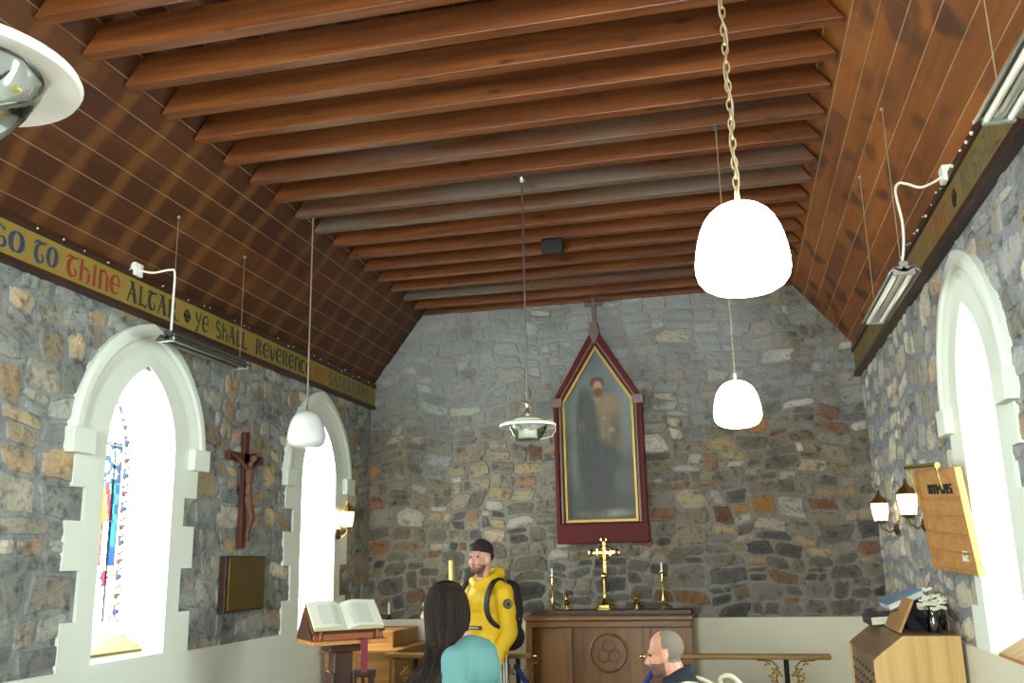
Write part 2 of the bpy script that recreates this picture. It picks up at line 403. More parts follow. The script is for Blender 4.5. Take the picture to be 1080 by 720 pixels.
M['colon'] = plain('grey brown moulding', (112, 92, 84), .4, var=.15)
M['gold'] = plain('gold leaf slip', (172, 140, 66), .4, metal=.35, var=.1)
M['canvas'] = attr_mat('oil painting', .45)
M['page'] = attr_mat('book pages', .8, .2)
M['vcol'] = attr_mat('wall lettering tone', .7)
M['stain'] = glass_attr('stained glass')
M['plainglass'] = clear_glass('pale glass', (.93, .96, .95, 1), .05)
M['bowlglass'] = clear_glass('prismatic glass', (.96, .98, .97, 1), .07, .1)
M['opal'] = plain('opal glass unlit', (232, 238, 240), .12, var=.01, coat=.5)
M['opal_on'] = plain('opal glass lit', (255, 240, 215), .3, var=.0, emis=(255, 232, 196), es=11)
M['bulb'] = plain('lantern bulb lit', (255, 240, 210), .3, var=.0, emis=(255, 222, 165), es=45)
M['lantern'] = plain('frosted lantern glass lit', (255, 240, 215), .3, var=.0, emis=(255, 226, 180), es=12)
M['skin'] = plain('skin', (208, 158, 138), .55, var=.06, scale=20)
M['skinm'] = plain('ruddy skin', (206, 148, 126), .5, var=.07, scale=20)
M['stub'] = plain('stubble', (120, 88, 76), .8, var=.1, scale=60)
M['greyhair'] = plain('short grey hair', (122, 112, 100), .85, var=.2, scale=90, bump=.4)
M['lip'] = plain('lip', (172, 104, 96), .5)
M['eye'] = plain('eye', (40, 32, 30), .3)
M['hairdark'] = plain('dark brown hair', (30, 23, 20), .75, spec=.2, var=.3, scale=60)
M['hairmid'] = plain('brown hair', (58, 44, 34), .75, spec=.2, var=.3, scale=60)
M['capm'] = plain('dark knit cap', (40, 30, 28), .9, var=.2, scale=80)
M['yellow'] = plain('yellow windbreaker', (222, 182, 12), .6, var=.08, scale=8, bump=.25)
M['yellowd'] = plain('mustard inner', (170, 132, 14), .7)
M['teal'] = plain('teal jersey', (92, 144, 144), .8, var=.07, scale=7, bump=.3)
M['navy'] = plain('navy fleece', (30, 34, 48), .85, var=.15, bump=.3)
M['creamcloth'] = plain('cream canvas strap', (212, 212, 186), .8, var=.06)
M['trackpant'] = plain('black track pants', (22, 23, 27), .7)
M['denim'] = plain('blue denim', (50, 62, 92), .8)
M['bag'] = plain('black nylon', (30, 32, 36), .6, var=.15)
M['rope'] = plain('royal blue rope', (28, 48, 128), .7, var=.15, scale=60)
M['patchd'] = plain('dark patch', (60, 52, 40), .7)
M['patchl'] = plain('patch light thread', (170, 168, 130), .7)
M['bookblue'] = plain('blue book cloth', (104, 142, 184), .6)
M['bookdark'] = plain('dark book cloth', (50, 46, 50), .6)
M['paper'] = plain('paper', (224, 222, 204), .8, var=.03)
M['ribbon'] = plain('magenta ribbon', (120, 22, 54), .5)
M['petal'] = plain('white petal', (236, 236, 218), .7)
M['leaf'] = plain('leaf', (70, 88, 48), .6, var=.2)
M['vase'] = clear_glass('smoky vase glass', (.55, .62, .58, 1), .15, .05)
M['bowl'] = plain('dark glazed bowl', (36, 42, 48), .25)
M['plaqueY'] = plain('pale yellow brass plate', (150, 134, 62), .35, metal=.15, var=.06, scale=30)
M['christ'] = plain('carved figure wood', (104, 68, 52), .6, var=.15, scale=40)
M['led'] = plain('yellow led chip', (225, 205, 110), .4)
M['shoe'] = plain('dark shoe', (30, 28, 28), .5)

# ------------------------------------------------------------------ walls
def arch_half(z, a, zs, zt):
    """half width of a lancet opening at height z (springing zs, apex zt)"""
    if z <= zs: return a
    if z >= zt: return 0
    rise = zt-zs; R = (rise*rise+a*a)/(2*a)
    return max(0, math.sqrt(max(0, R*R-(z-zs)**2))-(R-a))
def arch_poly(c, a, zs, zt, z0, n=14):
    """closed outline, counter-clockwise: bottom-left, bottom-right, up right side, apex, down the left"""
    rise = zt-zs; R = (rise*rise+a*a)/(2*a); cx = -(R-a)
    tmax = math.atan2(rise, R-a)
    right = [(c+cx+R*math.cos(tmax*i/n), zs+R*math.sin(tmax*i/n)) for i in range(n+1)]
    left = [(2*c-p[0], p[1]) for p in reversed(right[:-1])]
    return [(c-a, z0), (c+a, z0)]+right+left
def polys_with_holes(mb, outer, holes, P):
    from mathutils.geometry import tessellate_polygon
    loops = [[Vector((p[0], p[1], 0)) for p in L] for L in [outer]+holes]
    flat = [p for L in loops for p in L]
    tris = tessellate_polygon(loops)
    mb.add([P(p) for p in flat], [tuple(t) for t in tris])

WIN = [(-1, 7.33), (-1, 4.865), (-1, 2.40), (-1, -.06), (1, 4.79), (1, 2.33), (1, -.13)]
OPEN_A, OPEN_ZS, OPEN_ZT, SILL = .33, 2.33, 2.85, 1.145
DEEP = .305

PAL_B = [((134,124,106),7),((148,130,98),4),((116,108,98),5),((128,122,112),6),((158,144,120),3),((140,108,82),2),((120,88,72),1.2),((168,122,66),.8),((200,196,184),.8),((156,150,140),4)]
PAL_BL = [((92,88,82),6),((106,101,95),6),((80,79,78),4),((124,114,98),3),((116,88,70),1),((138,122,96),1),((146,138,126),1)]
PAL_BH = [((150,152,148),5),((134,137,137),5),((174,172,162),3),((122,123,120),3),((158,150,132),2),((136,124,106),1)]
PAL_L = [((162,164,154),6),((150,154,149),6),((172,166,150),4),((190,170,134),2.6),((180,156,122),1.8),((166,144,122),1.5),((204,200,180),2),((138,142,140),3)]
PAL_R = [((206,198,170),6),((190,184,162),5),((176,172,158),4),((214,208,188),3),((190,168,140),2),((158,160,156),3)]
def pick(pal):
    t = random.uniform(0, sum(w for _, w in pal))
    for c, w in pal:
        t -= w
        if t <= 0: break
    k = random.uniform(.82, 1.18)
    return lin(tuple(min(250, v*k) for v in c))
def stones(mb, u0, u1, z0, z1, P, pal, inside, avoid, hr=(.075, .19), wr=(.09, .4), gap=.012, jit=.22, topfn=None, pal_hi=None, pal_lo=None):
    """irregular rubble: rows of rounded, jittered, domed stones; P(u, z, out) -> xyz"""
    leaves = []
    def split(a, b, w, h):
        big = w > wr[1] or h > hr[1]
        small = w < wr[0]*1.7 and h < hr[0]*1.7
        if small or (not big and random.random() < .42+.3*(h < hr[1]*.75)):
            leaves.append((a, b, w, h)); return
        t = random.uniform(.34, .66)
        if w/h > 1.75 or h < hr[0]*1.5: split(a, b, w*t, h); split(a+w*t, b, w*(1-t), h)
        else: split(a, b, w, h*t); split(a, b+h*t, w, h*(1-t))
    split(u0-.1, z0, u1-u0+.2, z1-z0)
    if 1:
        if 1:
            cells = leaves
            for (a, b, cw, ch) in cells:
                cu, cz = a+cw/2, b+ch/2
                if not inside(cu, cz): continue
                hw, hh = cw/2-gap*random.uniform(.5, 2), ch/2-gap*random.uniform(.4, 1.6)
                if hw < .02 or hh < .015: continue
                n = 14; ring = []
                ph = random.uniform(0, 10)
                tilt = random.uniform(-.12, .12)
                for i in range(n):
                    t = 2*PI*i/n
                    ct, st = math.cos(t), math.sin(t)
                    e = .5
                    du = hw*math.copysign(abs(ct)**e, ct); dz = hh*math.copysign(abs(st)**e, st)
                    k = 1+jit*noise.noise(Vector((ph+ct*1.3, st*1.3, cu)))*1.6-.04
                    uu = cu+du*k+dz*tilt; zz = cz+dz*k+du*tilt*.5
                    zz += .045*noise.noise(Vector((uu*2.1, zz*1.1, 3.1)))*2
                    uu += .045*noise.noise(Vector((uu*1.2, zz*2.4, 7.7)))*2
                    ring.append((uu, zz))
                ring = [avoid(uu, zz) for uu, zz in ring]
                if any(r is None for r in ring): continue
                out = random.uniform(.006, .016)
                vs = [P(uu, zz, -.004) for uu, zz in ring]
                mcu = sum(r[0] for r in ring)/n; mcz = sum(r[1] for r in ring)/n
                vs += [P(mcu+(uu-mcu)*.92, mcz+(zz-mcz)*.9, out*.75) for uu, zz in ring]
                vs += [P(mcu+(uu-mcu)*.55, mcz+(zz-mcz)*.5, out+random.uniform(-.003, .004)) for uu, zz in ring]
                vs += [P(mcu, mcz, out)]
                fs = []
                for L in range(2):
                    for i in range(n):
                        j = (i+1) % n
                        fs.append((L*n+i, L*n+j, (L+1)*n+j, (L+1)*n+i))
                for i in range(n): fs.append((2*n+i, 2*n+(i+1) % n, 3*n))
                pp = pal
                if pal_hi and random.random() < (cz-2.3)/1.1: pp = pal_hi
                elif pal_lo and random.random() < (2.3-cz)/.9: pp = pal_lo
                sc_ = pick(pp); mo_ = mb.mort
                c1 = tuple(sc_[q]*.35+mo_[q]*.65 for q in range(3))+(1,); c2 = tuple(sc_[q]*.82+mo_[q]*.18 for q in range(3))+(1,)
                mb.col = c1; mb.add(vs, fs[:n]); o_ = len(mb.v)-len(vs)
                for f in fs[n:2*n]: mb.f.append([i+o_ for i in f]); mb.m.append(0); mb.c.append(c2)
                for f in fs[2*n:]: mb.f.append([i+o_ for i in f]); mb.m.append(0); mb.c.append(sc_)

def side_wall(name, sgn, X, ztop, pal, mat, mortar, hr, wr, gap):
    wins = [c for s, c in WIN if s == sgn]
    holes = [arch_poly(c, OPEN_A, OPEN_ZS, OPEN_ZT, SILL) for c in wins]
    mb = MB(); mb.col = mb.mort = lin(mortar)
    outer = [(YW, 0), (YB, 0), (YB, ztop+.03), (YW, ztop+.03)]
    polys_with_holes(mb, outer, holes, lambda p: (X, p[0], p[1]))
    mb2 = MB()
    polys_with_holes(mb, outer, holes, lambda p: (X+sgn*(DEEP+.12), p[0], p[1]))
    def inside(u, z): return 1.0 < u < 8.55 and z > 1.02
    def avoid(u, z):
        for c in wins:
            if abs(u-c) < .40 and z < OPEN_ZT+.08:
                hw = arch_half(z, OPEN_A+.05, OPEN_ZS, OPEN_ZT+.08)
                if abs(u-c) < hw: return None if abs(u-c) < hw-.16 else (c+math.copysign(hw, u-c), z)
        return (min(u, YB), min(z, ztop+.02))
    stones(mb, 1.0, YB+.1, 1.0, ztop-.02, lambda u, z, o: (X-sgn*o, u, z), pal, inside, avoid, hr, wr, gap)
    o = obj(name, mb, mat, colors=True, recalc=False)
    tag(o, kind='structure'); return o
side_wall('wall_left', -1, XL, 3.34, PAL_L, M['stoneL'], (150,156,154), (.085, .24), (.12, .40), .005)
side_wall('wall_right', 1, XR, 3.41, PAL_R, M['stoneR'], (152,155,160), (.10, .28), (.13, .40), .016)
# altar wall with gable
RIDGE = (-1.152, 6.34)
def slopez(x):
    return min(4.05+1.31*(x+2.9), 4.05-1.25*(x-.68))
mb = MB(); mb.col = mb.mort = lin((134, 130, 121))
gable = [(XL-.4, 0), (XR+.4, 0), (XR+.4, 3.42), (XR, 3.42), (.68, 4.06), (RIDGE[0], RIDGE[1]+.02), (-2.9, 4.06), (XL, 3.35), (XL-.4, 3.35)]
mb.add([(p[0], YB, p[1]) for p in gable], [tuple(range(len(gable)))])
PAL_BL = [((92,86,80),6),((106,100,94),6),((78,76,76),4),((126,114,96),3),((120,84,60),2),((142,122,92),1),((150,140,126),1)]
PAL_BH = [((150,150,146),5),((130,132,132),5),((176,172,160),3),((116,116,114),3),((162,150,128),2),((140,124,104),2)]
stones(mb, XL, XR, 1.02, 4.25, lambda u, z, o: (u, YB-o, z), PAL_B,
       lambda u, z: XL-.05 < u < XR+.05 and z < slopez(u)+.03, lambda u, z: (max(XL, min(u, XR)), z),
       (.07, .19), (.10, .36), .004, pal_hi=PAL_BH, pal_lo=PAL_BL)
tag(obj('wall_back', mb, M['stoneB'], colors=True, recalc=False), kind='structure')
# west wall behind the camera, with one tall unseen window added for frontal fill
mb = MB()
wg = [(XL, 0), (XR, 0), (XR, 3.42), (RIDGE[0], RIDGE[1]), (XL, 3.35)]
wh = arch_poly(-1.12, .75, 3.2, 4.4, 1.2)
polys_with_holes(mb, wg, [wh], lambda p: (p[0], YW, p[1]))
tag(obj('wall_front', mb, M['plaster'], recalc=False), kind='structure')
mb = MB(); mb.box((XL-.4, YW-.1, -.1), (XR+.4, YB+.1, 0)); mb.box((XL, 6.97, 0), (XR, YB, .15))
tag(obj('floor', mb, M['floor']), kind='structure')
# dado panels (painted lower wall)
mb = MB(); mb.box((XL-.0, YW, 0), (XL+.022, YB, ZD)); tag(obj('baseboard_left', mb, M['plaster']), kind='structure')
mb = MB(); mb.box((XR-.022, YW, 0), (XR, YB, ZD+.03)); tag(obj('baseboard_right', mb, M['dado']), kind='structure')
mb = MB(); mb.box((XL+.022, YB-.08, .15), (XR-.022, YB, ZD)); tag(obj('baseboard_back', mb, M['dado']), kind='structure')

# boarded slopes: object-space x runs up the slope, y along the room
def slope(name, p0, p1, mat):
    p0, p1 = Vector((p0[0], 0, p0[1])), Vector((p1[0], 0, p1[1]))
    d = (p1-p0); L = d.length; d.normalize()
    nrm = Vector((0, 1, 0)).cross(d)
    mb = MB(); mb.box((-.05, YW-.02, -.03), (L+.02, YB+.02, 0))
    o = obj(name, mb, mat, local=True)
    R = Matrix((d, Vector((0,1,0)), d.cross(Vector((0,1,0))))).transposed()
    o.matrix_world = Matrix.Translation(p0) @ R.to_4x4()
    return tag(o, kind='structure')
# boarding underside has to face into the room, so the slab is laid on its outer side
def slope2(name, p0, p1, mat, side):
    p0, p1 = Vector((p0[0], 0, p0[1])), Vector((p1[0], 0, p1[1]))
    d = (p1-p0); L = d.length; d.normalize()
    w = Vector((0, 1, 0)); up = d.cross(w)           # local z
    t = .03 if up.z > 0 else -.03
    mb = MB(); mb.box((-.05, YW-.02, min(0, t)), (L+.02, YB+.02, max(0, t)))
    o = obj(name, mb, mat, local=True)
    R = Matrix((d, w, up)).transposed()
    o.matrix_world = Matrix.Translation(p0) @ R.to_4x4()
    return tag(o, kind='structure')
slope2('ceiling_left', (XL, 3.34), RIDGE, M['boardL'], -1)
slope2('ceiling_right', (XR, 3.41), RIDGE, M['boardR'], 1)

# ------------------------------------------------------------------ windows
def glass_cells(u, z, kind):
    """u 0..1 near..far, z metres; colour of a leaded pane"""
    clear = (.95, .98, .97, 1)
    lead = (.004, .004, .004, 1)
    if kind == 0: return clear
    e = min(u, 1-u)
    # border strip of alternating beads
    if .115 < e < .13: return (.06, .05, .05, 1)
    if e <= .115:
        k = math.floor(z/.052)
        ph = (z/.052) % 1
        zz = abs(e/.115-.5)*2
        if e > .1 and kind == 1: return clear
        if abs(ph-.5-.5*(zz-.5)) < .2: return (.05, .035, .03, 1)
        if k % 4 == 0 and .2 < ph < .8 and e > .03: return (.28, .035, .02, 1)
        if k % 4 == 2 and ph > .55: return (.04, .08, .3, 1)
        if k % 4 == 3 and ph < .4 and e > .05: return (.3, .16, .02, 1)
        return clear
    if kind == 2: # second window: pale field
        if abs(z-1.93) < .006: return lead
        return clear
    du = u-.5
    # main panel
    if abs(z-2.41) < .007: return (.08, .07, .07, 1)
    if 2.17 < z < 2.40 and .45 < u < .87:
        for (a, b, r) in ((.66, 2.36, .05), (.79, 2.33, .075), (.65, 2.26, .05), (.78, 2.22, .05), (.70, 2.19, .03)):
            if ((u-a)*.66)**2+(z-b)**2 < (r*.66)**2: return (.9, .95, .97, 1)
        if ((u-.83)*.66)**2+(z-2.34)**2 < .0006: return (.02, .06, .2, 1)
        return (.012, .045, .14, 1)
    if 1.92 < z < 2.17:
        if abs((u-.5)-(.27-.35*(z-1.95)**1)) < .028: return (.3, .02, .02, 1)
        if u < .72-.3*(z-1.95): return (.55, .12, .01, 1) if z < 2.12 else (.6, .32, .03, 1)
        if u < .87: return (.05, .32, .42, 1) if (int(z/.06)+int(u/.09)) % 2 else (.01, .07, .26, 1)
    if 1.66 < z <= 1.92:
        if u < .66: return (.45, .07, .02, 1) if u > .4 else (.5, .3, .05, 1)
        if abs((u-.66)-.0) < .012: return (.02, .02, .02, 1)
        if u < .76: return (.92, .96, .96, 1)
        if u < .87: return (.02, .2, .42, 1) if z > 1.78 else (.01, .06, .3, 1)
    if 1.54 < z < 1.66:
        if ((u-.75)*.66)**2+(z-1.59)**2 < .0024+.0012*math.sin(9*math.atan2(z-1.59, (u-.75)*.66)): return (.5, .01, .03, 1)
        if u < .62 and z > 1.55: return (.4, .06, .06, 1)
    if 2.45 < z < 2.62 and abs(du) < .18 and kind == 1:
        return (.05, .12, .3, 1) if int(z/.05+u/.1) % 2 else (.5, .2, .04, 1)
    return clear

def window(idx, sgn, c, detail, kind):
    X = XL if sgn < 0 else XR
    inn = -sgn
    name = 'window_%d' % idx
    root = bpy.data.objects.new(name, None); C.objects.link(root); root.location = (X, c, SILL)
    tag(root, kind='structure')
    XG = X+sgn*DEEP
    front = arch_poly(c, OPEN_A, OPEN_ZS, OPEN_ZT, SILL)
    gz0 = SILL+.18
    back = arch_poly(c, OPEN_A-.0, OPEN_ZS-.02, OPEN_ZT-.05, gz0)
    mb = MB(); n = len(front)
    vs = [(X+inn*.02, p[0], p[1]) for p in front]+[(XG+sgn*.1, p[0], p[1]) for p in back]
    mb.add(vs, [(i, (i+1) % n, (i+1) % n+n, i+n) for i in range(1, n)])
    obj('reveal', mb, M['plaster'], root, smooth=True)
    mb = MB(); mb.add([(X+inn*.02, c-OPEN_A, SILL), (X+inn*.02, c+OPEN_A, SILL), (XG+sgn*.1, c+OPEN_A, gz0), (XG+sgn*.1, c-OPEN_A, gz0)], [(0,1,2,3)])
    sillm = M['plaster']
    obj('sill', mb, sillm, root)
    # glass grid
    mb = MB(); NU, NZ = (44, 170) if kind else (2, 2)
    if kind:
        for j in range(NZ):
            za = gz0+(OPEN_ZT-.05-gz0)*j/NZ; zb = gz0+(OPEN_ZT-.05-gz0)*(j+1)/NZ; zm = (za+zb)/2
            ha = arch_half(za, OPEN_A, OPEN_ZS-.02, OPEN_ZT-.05); hb = arch_half(zb, OPEN_A, OPEN_ZS-.02, OPEN_ZT-.05)
            for i in range(NU):
                a, b = i/NU, (i+1)/NU
                hm = (ha+hb)/2
                if hm < .01: continue
                um = (a+b)/2
                # border follows the arch
                uu = um
                g_ = glass_cells(uu, zm, kind); mb.col = g_ if min(g_[:3]) > .8 else tuple(v*.30 for v in g_[:3])+(1,)
                ya0, yb0 = c-ha+2*ha*a, c-ha+2*ha*b; ya1, yb1 = c-hb+2*hb*a, c-hb+2*hb*b
                mb.add([(XG, ya0, za), (XG, yb0, za), (XG, yb1, zb), (XG, ya1, zb)], [(0,1,2,3)])
        obj('stained_glass', mb, M['stain'], root, colors=True, recalc=False)
    else:
        mb.add([(XG, p[0], p[1]) for p in back], [tuple(range(n))])
        obj('glass', mb, M['plainglass'], root, recalc=False)
        mb = MB(); mb.box((XG-.01, c-.012, gz0), (XG+.01, c+.012, OPEN_ZT-.06))
        for z in (1.7, 2.1): mb.box((XG-.01, c-OPEN_A, z), (XG+.01, c+OPEN_A, z+.02))
        obj('glazing_bar', mb, M['dullsteel'], root)
    # iron saddle bars
    if kind:
        for z in (1.93, 2.395):
            mb = MB(); mb.tube([(XG-sgn*.03, c-OPEN_A, z), (XG-sgn*.03, c+OPEN_A, z)], .006 if kind == 2 else .004)
            obj('saddle_bar', mb, M['dullsteel'], root)
    if not detail: return root
    # flush dressed margin with alternating quoins
    th = .02
    W, Nn = .60, .47
    steps = [(ZD, 1.375, W), (1.375, 1.64, Nn), (1.64, 1.90, W), (1.90, 2.08, Nn), (2.08, 2.30, W)]
    mb = MB()
    for s in (-1, 1):
        for (z0, z1, w) in steps:
            w2 = w+random.uniform(-.015, .015)
            a, b = sorted((c+s*(OPEN_A+.003), c+s*w2))
            mb.box((X-.0, a, z0), (X+inn*th, b, z1))
    # arch field between opening and hood mould
    outp = arch_poly(c, .60, 2.30, 3.07, 2.30); inp = [(p[0], max(p[1], 2.30)) for p in arch_poly(c, OPEN_A, OPEN_ZS, OPEN_ZT, 2.30)]
    q = len(outp)
    F = [(X+inn*th, p[0], p[1]) for p in outp[1:]+outp[:1]]+[(X+inn*th, p[0], p[1]) for p in inp[1:]+inp[:1]]
    mb.add(F, [(i, i+1, q+i+1, q+i) for i in range(q-1)])
    # under sill
    mb.box((X, c-OPEN_A, ZD-.03), (X+inn*th, c+OPEN_A, SILL))
    obj('margin', mb, M['plaster'], root)
    # hood mould: profile swept over the arch
    mb = MB()
    prof = [(.655, .0), (.655, .035), (.63, .05), (.59, .05), (.572, .036), (.555, .036), (.535, .026), (.50, .021), (.495, .0)]
    rings = []
    nn = 20
    zs = 2.33; zt0 = 3.12
    for (a, d) in prof:
        zt = zt0-(.66-a)*1.18
        rise = zt-zs; R = (rise*rise+a*a)/(2*a); cx = -(R-a); tm = math.atan2(rise, R-a)
        right = [(cx+R*math.cos(tm*i/nn), zs+R*math.sin(tm*i/nn)) for i in range(nn+1)]
        pts = right+[(-p[0], p[1]) for p in reversed(right[:-1])]
        rings.append([(X+inn*d, c+p[0], p[1]) for p in pts])
    k = len(rings[0]); vs = [p for r in rings for p in r]; fs = []
    for i in range(len(rings)-1):
        for j in range(k-1): fs.append((i*k+j, i*k+j+1, (i+1)*k+j+1, (i+1)*k+j))
    mb.add(vs, fs)
    obj('hood_mould', mb, M['plaster'], root, smooth=True, autosmooth=30)
    for s in (-1, 1):
        mb = MB(); a, b = sorted((c+s*.485, c+s*.668))
        mb.box((X, a, 2.255), (X+inn*.065, b, 2.395))
        obj('impost_block', mb, M['plaster'], root, bevel=.006)
    return root
window(1, -1, 7.33, True, 2)
window(2, -1, 4.865, True, 1)
window(3, 1, 4.79, True, 0)
for k, (s, c) in enumerate([(-1, 2.40), (-1, -.06), (1, 2.33), (1, -.13)]): window(4+k, s, c, False, 0)
# wooden board on right window sill
mb = MB()
mb.add([(XR-.02, 4.47, SILL+.03), (XR-.02, 4.98, SILL+.03), (XR+.31, 5.1, SILL+.2), (XR+.31, 4.47, SILL+.2), (XR-.02, 4.47, SILL+.005), (XR-.02, 4.98, SILL+.005), (XR+.31, 5.1, SILL+.175), (XR+.31, 4.47, SILL+.175)],
       [(0,1,2,3),(4,7,6,5),(0,4,5,1),(1,5,6,2),(2,6,7,3),(3,7,4,0)])
tag(obj('sill_board', mb, M['orangewood'], bevel=.003), 'orange wooden board lying on the sill of the right hand window', 'board')
# pale plate lying on the sill of window 2
def sill_z(dep): return SILL+.18*dep/(DEEP+.1)
mb = MB()
def SP(u, dep, h): return (XL-dep, u, sill_z(max(0, dep))+h)
c0 = [(4.60, .06), (4.97, .05), (5.05, .075), (5.09, .20), (4.6, .22)]
c0 = [(4.56, .045), (5.06, .035), (5.10, .06), (5.13, .21), (4.62, .23)]
mb.add([SP(u, d, .022) for u, d in c0]+[SP(u, d, .006) for u, d in c0], [(0,1,2,3,4),(9,8,7,6,5)]+[(i, (i+1) % 5, (i+1) % 5+5, i+5) for i in range(5)])
root = thing('memorial_plate', (XL-.1, 4.85, SILL+.05), 'pale yellow engraved metal plate lying on the sloping sill below the stained glass', 'plate')
obj('plate', mb, M['plaqueY'], root, bevel=.002)
for (u, d) in ((5.06, .07), (5.09, .19), (4.62, .2)):
    mb = MB(); mb.ell(SP(u, d, .023), (.008, .008, .004), 8); obj('screw', mb, M['dullsteel'], root)

# ------------------------------------------------------------------ beams
BEAMY = [3.398+.3185*k-(.125 if k < -4 else 0) for k in range(-7, 16)]
ordn = ['nearest the altar wall', 'second', 'third', 'fourth', 'fifth', 'sixth', 'seventh', 'eighth', 'ninth', 'tenth', 'eleventh', 'twelfth', 'thirteenth', 'fourteenth', 'fifteenth', 'sixteenth', 'seventeenth', 'eighteenth', 'nineteenth', 'twentieth', 'twenty-first', 'twenty-second', 'twenty-third', 'twenty-fourth']
ys = sorted(BEAMY+[8.44], reverse=True)
for i, y in enumerate(ys):
    z0, z1 = CZ, CZ+.155
    # ends cut to the slope
    l0, l1 = -2.9+(z0-4.05)/1.31, -2.9+(z1-4.05)/1.31
    r0, r1 = .68-(z0-4.05)/1.25, .68-(z1-4.05)/1.25
    mb = MB(); d = .072
    ins = .018
    vs = []
    nx = 14
    for k in range(nx+1):
        t = k/nx
        sag = .004*math.sin(t*7+i)
        for (dy, top) in ((0, 0), (d, 0), (d, 1), (0, 1)):
            x = (l1+(r1-l1)*t) if top else (l0+ins+(r0-ins*2-l0)*t)
            vs.append((x, y+dy+sag*.5, (z1 if top else z0)+sag*.4))
    fs = [(0,1,2,3), tuple(nx*4+q for q in (3,2,1,0))]
    for k in range(nx):
        for q in range(4): fs.append((k*4+q, (k+1)*4+q, (k+1)*4+(q+1) % 4, k*4+(q+1) % 4))
    mb.add(vs, fs)
    mname = 'beamgrey' if i in (9, 8, 2, 11) else 'beam'
    if i == 0: lab = 'pine ceiling beam pressed against the altar wall, topmost edge of the rough stone'
    else:
        lab = '%s pine ceiling tie beam, %s counting out from the altar wall' % ('dusty greyed' if mname == 'beamgrey' else 'varnished orange brown', ordn[i])
    tag(obj('ceiling_beam', mb, M[mname], bevel=.004), lab, 'beam', 'pine tie beams crossing the boarded roof')

# ------------------------------------------------------------------ lettered boards
GLY = {}
def arc(cx, cy, rx, ry, a0, a1, w0, w1, n=14, thick=None):
    pts = []
    for i in range(n+1):
        t = i/n; a = math.radians(a0+(a1-a0)*t)
        w = w0+(w1-w0)*math.sin(PI*t)
        pts.append((cx+rx*math.cos(a), cy+ry*math.sin(a), w))
    return pts
st = lambda x, a=0, b=1, w=.2: [(x, a, w), (x, (a+b)/2, w*.8), (x, b, w)]
GLY['I'] = (.45, [st(.22)])
GLY['O'] = (.85, [arc(.42, .5, .3, .42, 90, 270, .04, .24), arc(.42, .5, .3, .42, -90, 90, .04, .24)])
GLY['C'] = (.8, [arc(.45, .5, .33, .42, 70, 290, .05, .24), [(.56, .9, .1), (.68, .82, .12)], [(.56, .1, .05), (.72, .2, .08)]])
GLY['G'] = (.9, [arc(.45, .5, .33, .42, 70, 290, .05, .24), [(.56, .9, .1), (.7, .8, .12)], arc(.6, .28, .16, .2, -110, 100, .05, .16), [(.58, .48, .05), (.42, .4, .1), (.44, .28, .06)]])
GLY['E'] = (.85, [arc(.45, .5, .33, .42, 80, 290, .05, .24), arc(.5, .66, .24, .3, 100, -30, .04, .1), [(.2, .5, .1), (.5, .52, .08), (.78, .5, .1)], [(.55, .08, .08), (.78, .22, .05)]])
GLY['T'] = (.9, [[(.05, .8, .05), (.2, .95, .12), (.5, .9, .13), (.75, .93, .1), (.88, 1.02, .04)], arc(.48, .46, .3, .4, 100, 290, .06, .24), arc(.55, .24, .16, .18, -90, 90, .04, .1)])
GLY['H'] = (.9, [st(.18), arc(.45, .4, .28, .25, 150, 20, .04, .12), [(.72, .45, .2), (.72, .15, .16), (.6, -.05, .05)]])
GLY['N'] = (.9, [[(.2, .95, .14), (.2, .5, .18), (.2, 0, .2)], arc(.45, .62, .26, .3, 160, 10, .04, .14), [(.72, .7, .2), (.72, .3, .17), (.74, .02, .18)]])
GLY['A'] = (.95, [[(.1, 0, .07), (.3, .5, .07), (.42, .97, .07)], [(.45, .97, .2), (.6, .5, .22), (.76, 0, .22)], [(.2, .4, .06), (.64, .4, .06)], [(.2, 1.0, .07), (.62, 1.0, .08)]])
GLY['L'] = (.78, [st(.22), [(.2, .06, .08), (.5, .08, .1), (.72, .02, .12), (.76, .2, .04)]])
GLY['R'] = (.92, [st(.2), arc(.36, .74, .28, .24, 90, -90, .05, .2), [(.42, .5, .07), (.6, .28, .17), (.84, 0, .08)]])
GLY['Y'] = (.9, [[(.12, .97, .1), (.25, .62, .2), (.45, .45, .1)], [(.8, 1, .06), (.58, .5, .1), (.3, -.12, .1), (.16, -.05, .1)]])
GLY['S'] = (.8, [arc(.42, .74, .25, .22, 20, 230, .05, .16), [(.26, .6, .14), (.45, .5, .2), (.6, .4, .14)], arc(.42, .26, .26, .22, 50, -160, .05, .16)])
GLY['V'] = (.85, [[(.14, .97, .12), (.24, .4, .22), (.42, .02, .1)], [(.42, .02, .08), (.7, .5, .14), (.66, .95, .1)]])
GLY['U'] = (.9, [[(.18, .97, .18), (.18, .4, .2), (.3, .08, .1)], [(.3, .06, .08), (.5, .03, .08), (.68, .25, .1)], st(.72)])
GLY['M'] = (1.15, [arc(.35, .5, .25, .44, 90, 270, .05, .2), [(.38, .95, .1), (.56, .9, .1), (.56, .5, .18), (.56, .02, .18)], arc(.8, .5, .25, .44, 90, -60, .05, .2)])
GLY['D'] = (.9, [st(.2), arc(.3, .5, .46, .44, 90, -90, .05, .22)])
GLY['.'] = (.3, [[(.12, .0, .13), (.12, .1, .13)]])
GLY['#'] = (.9, [[(.45, 0.15, .3), (.45, .5, .12), (.45, .85, .3)], [(.1, .5, .3), (.45, .5, .12), (.8, .5, .3)], arc(.45, .5, .3, .3, 0, 360, .06, .06, 24)])
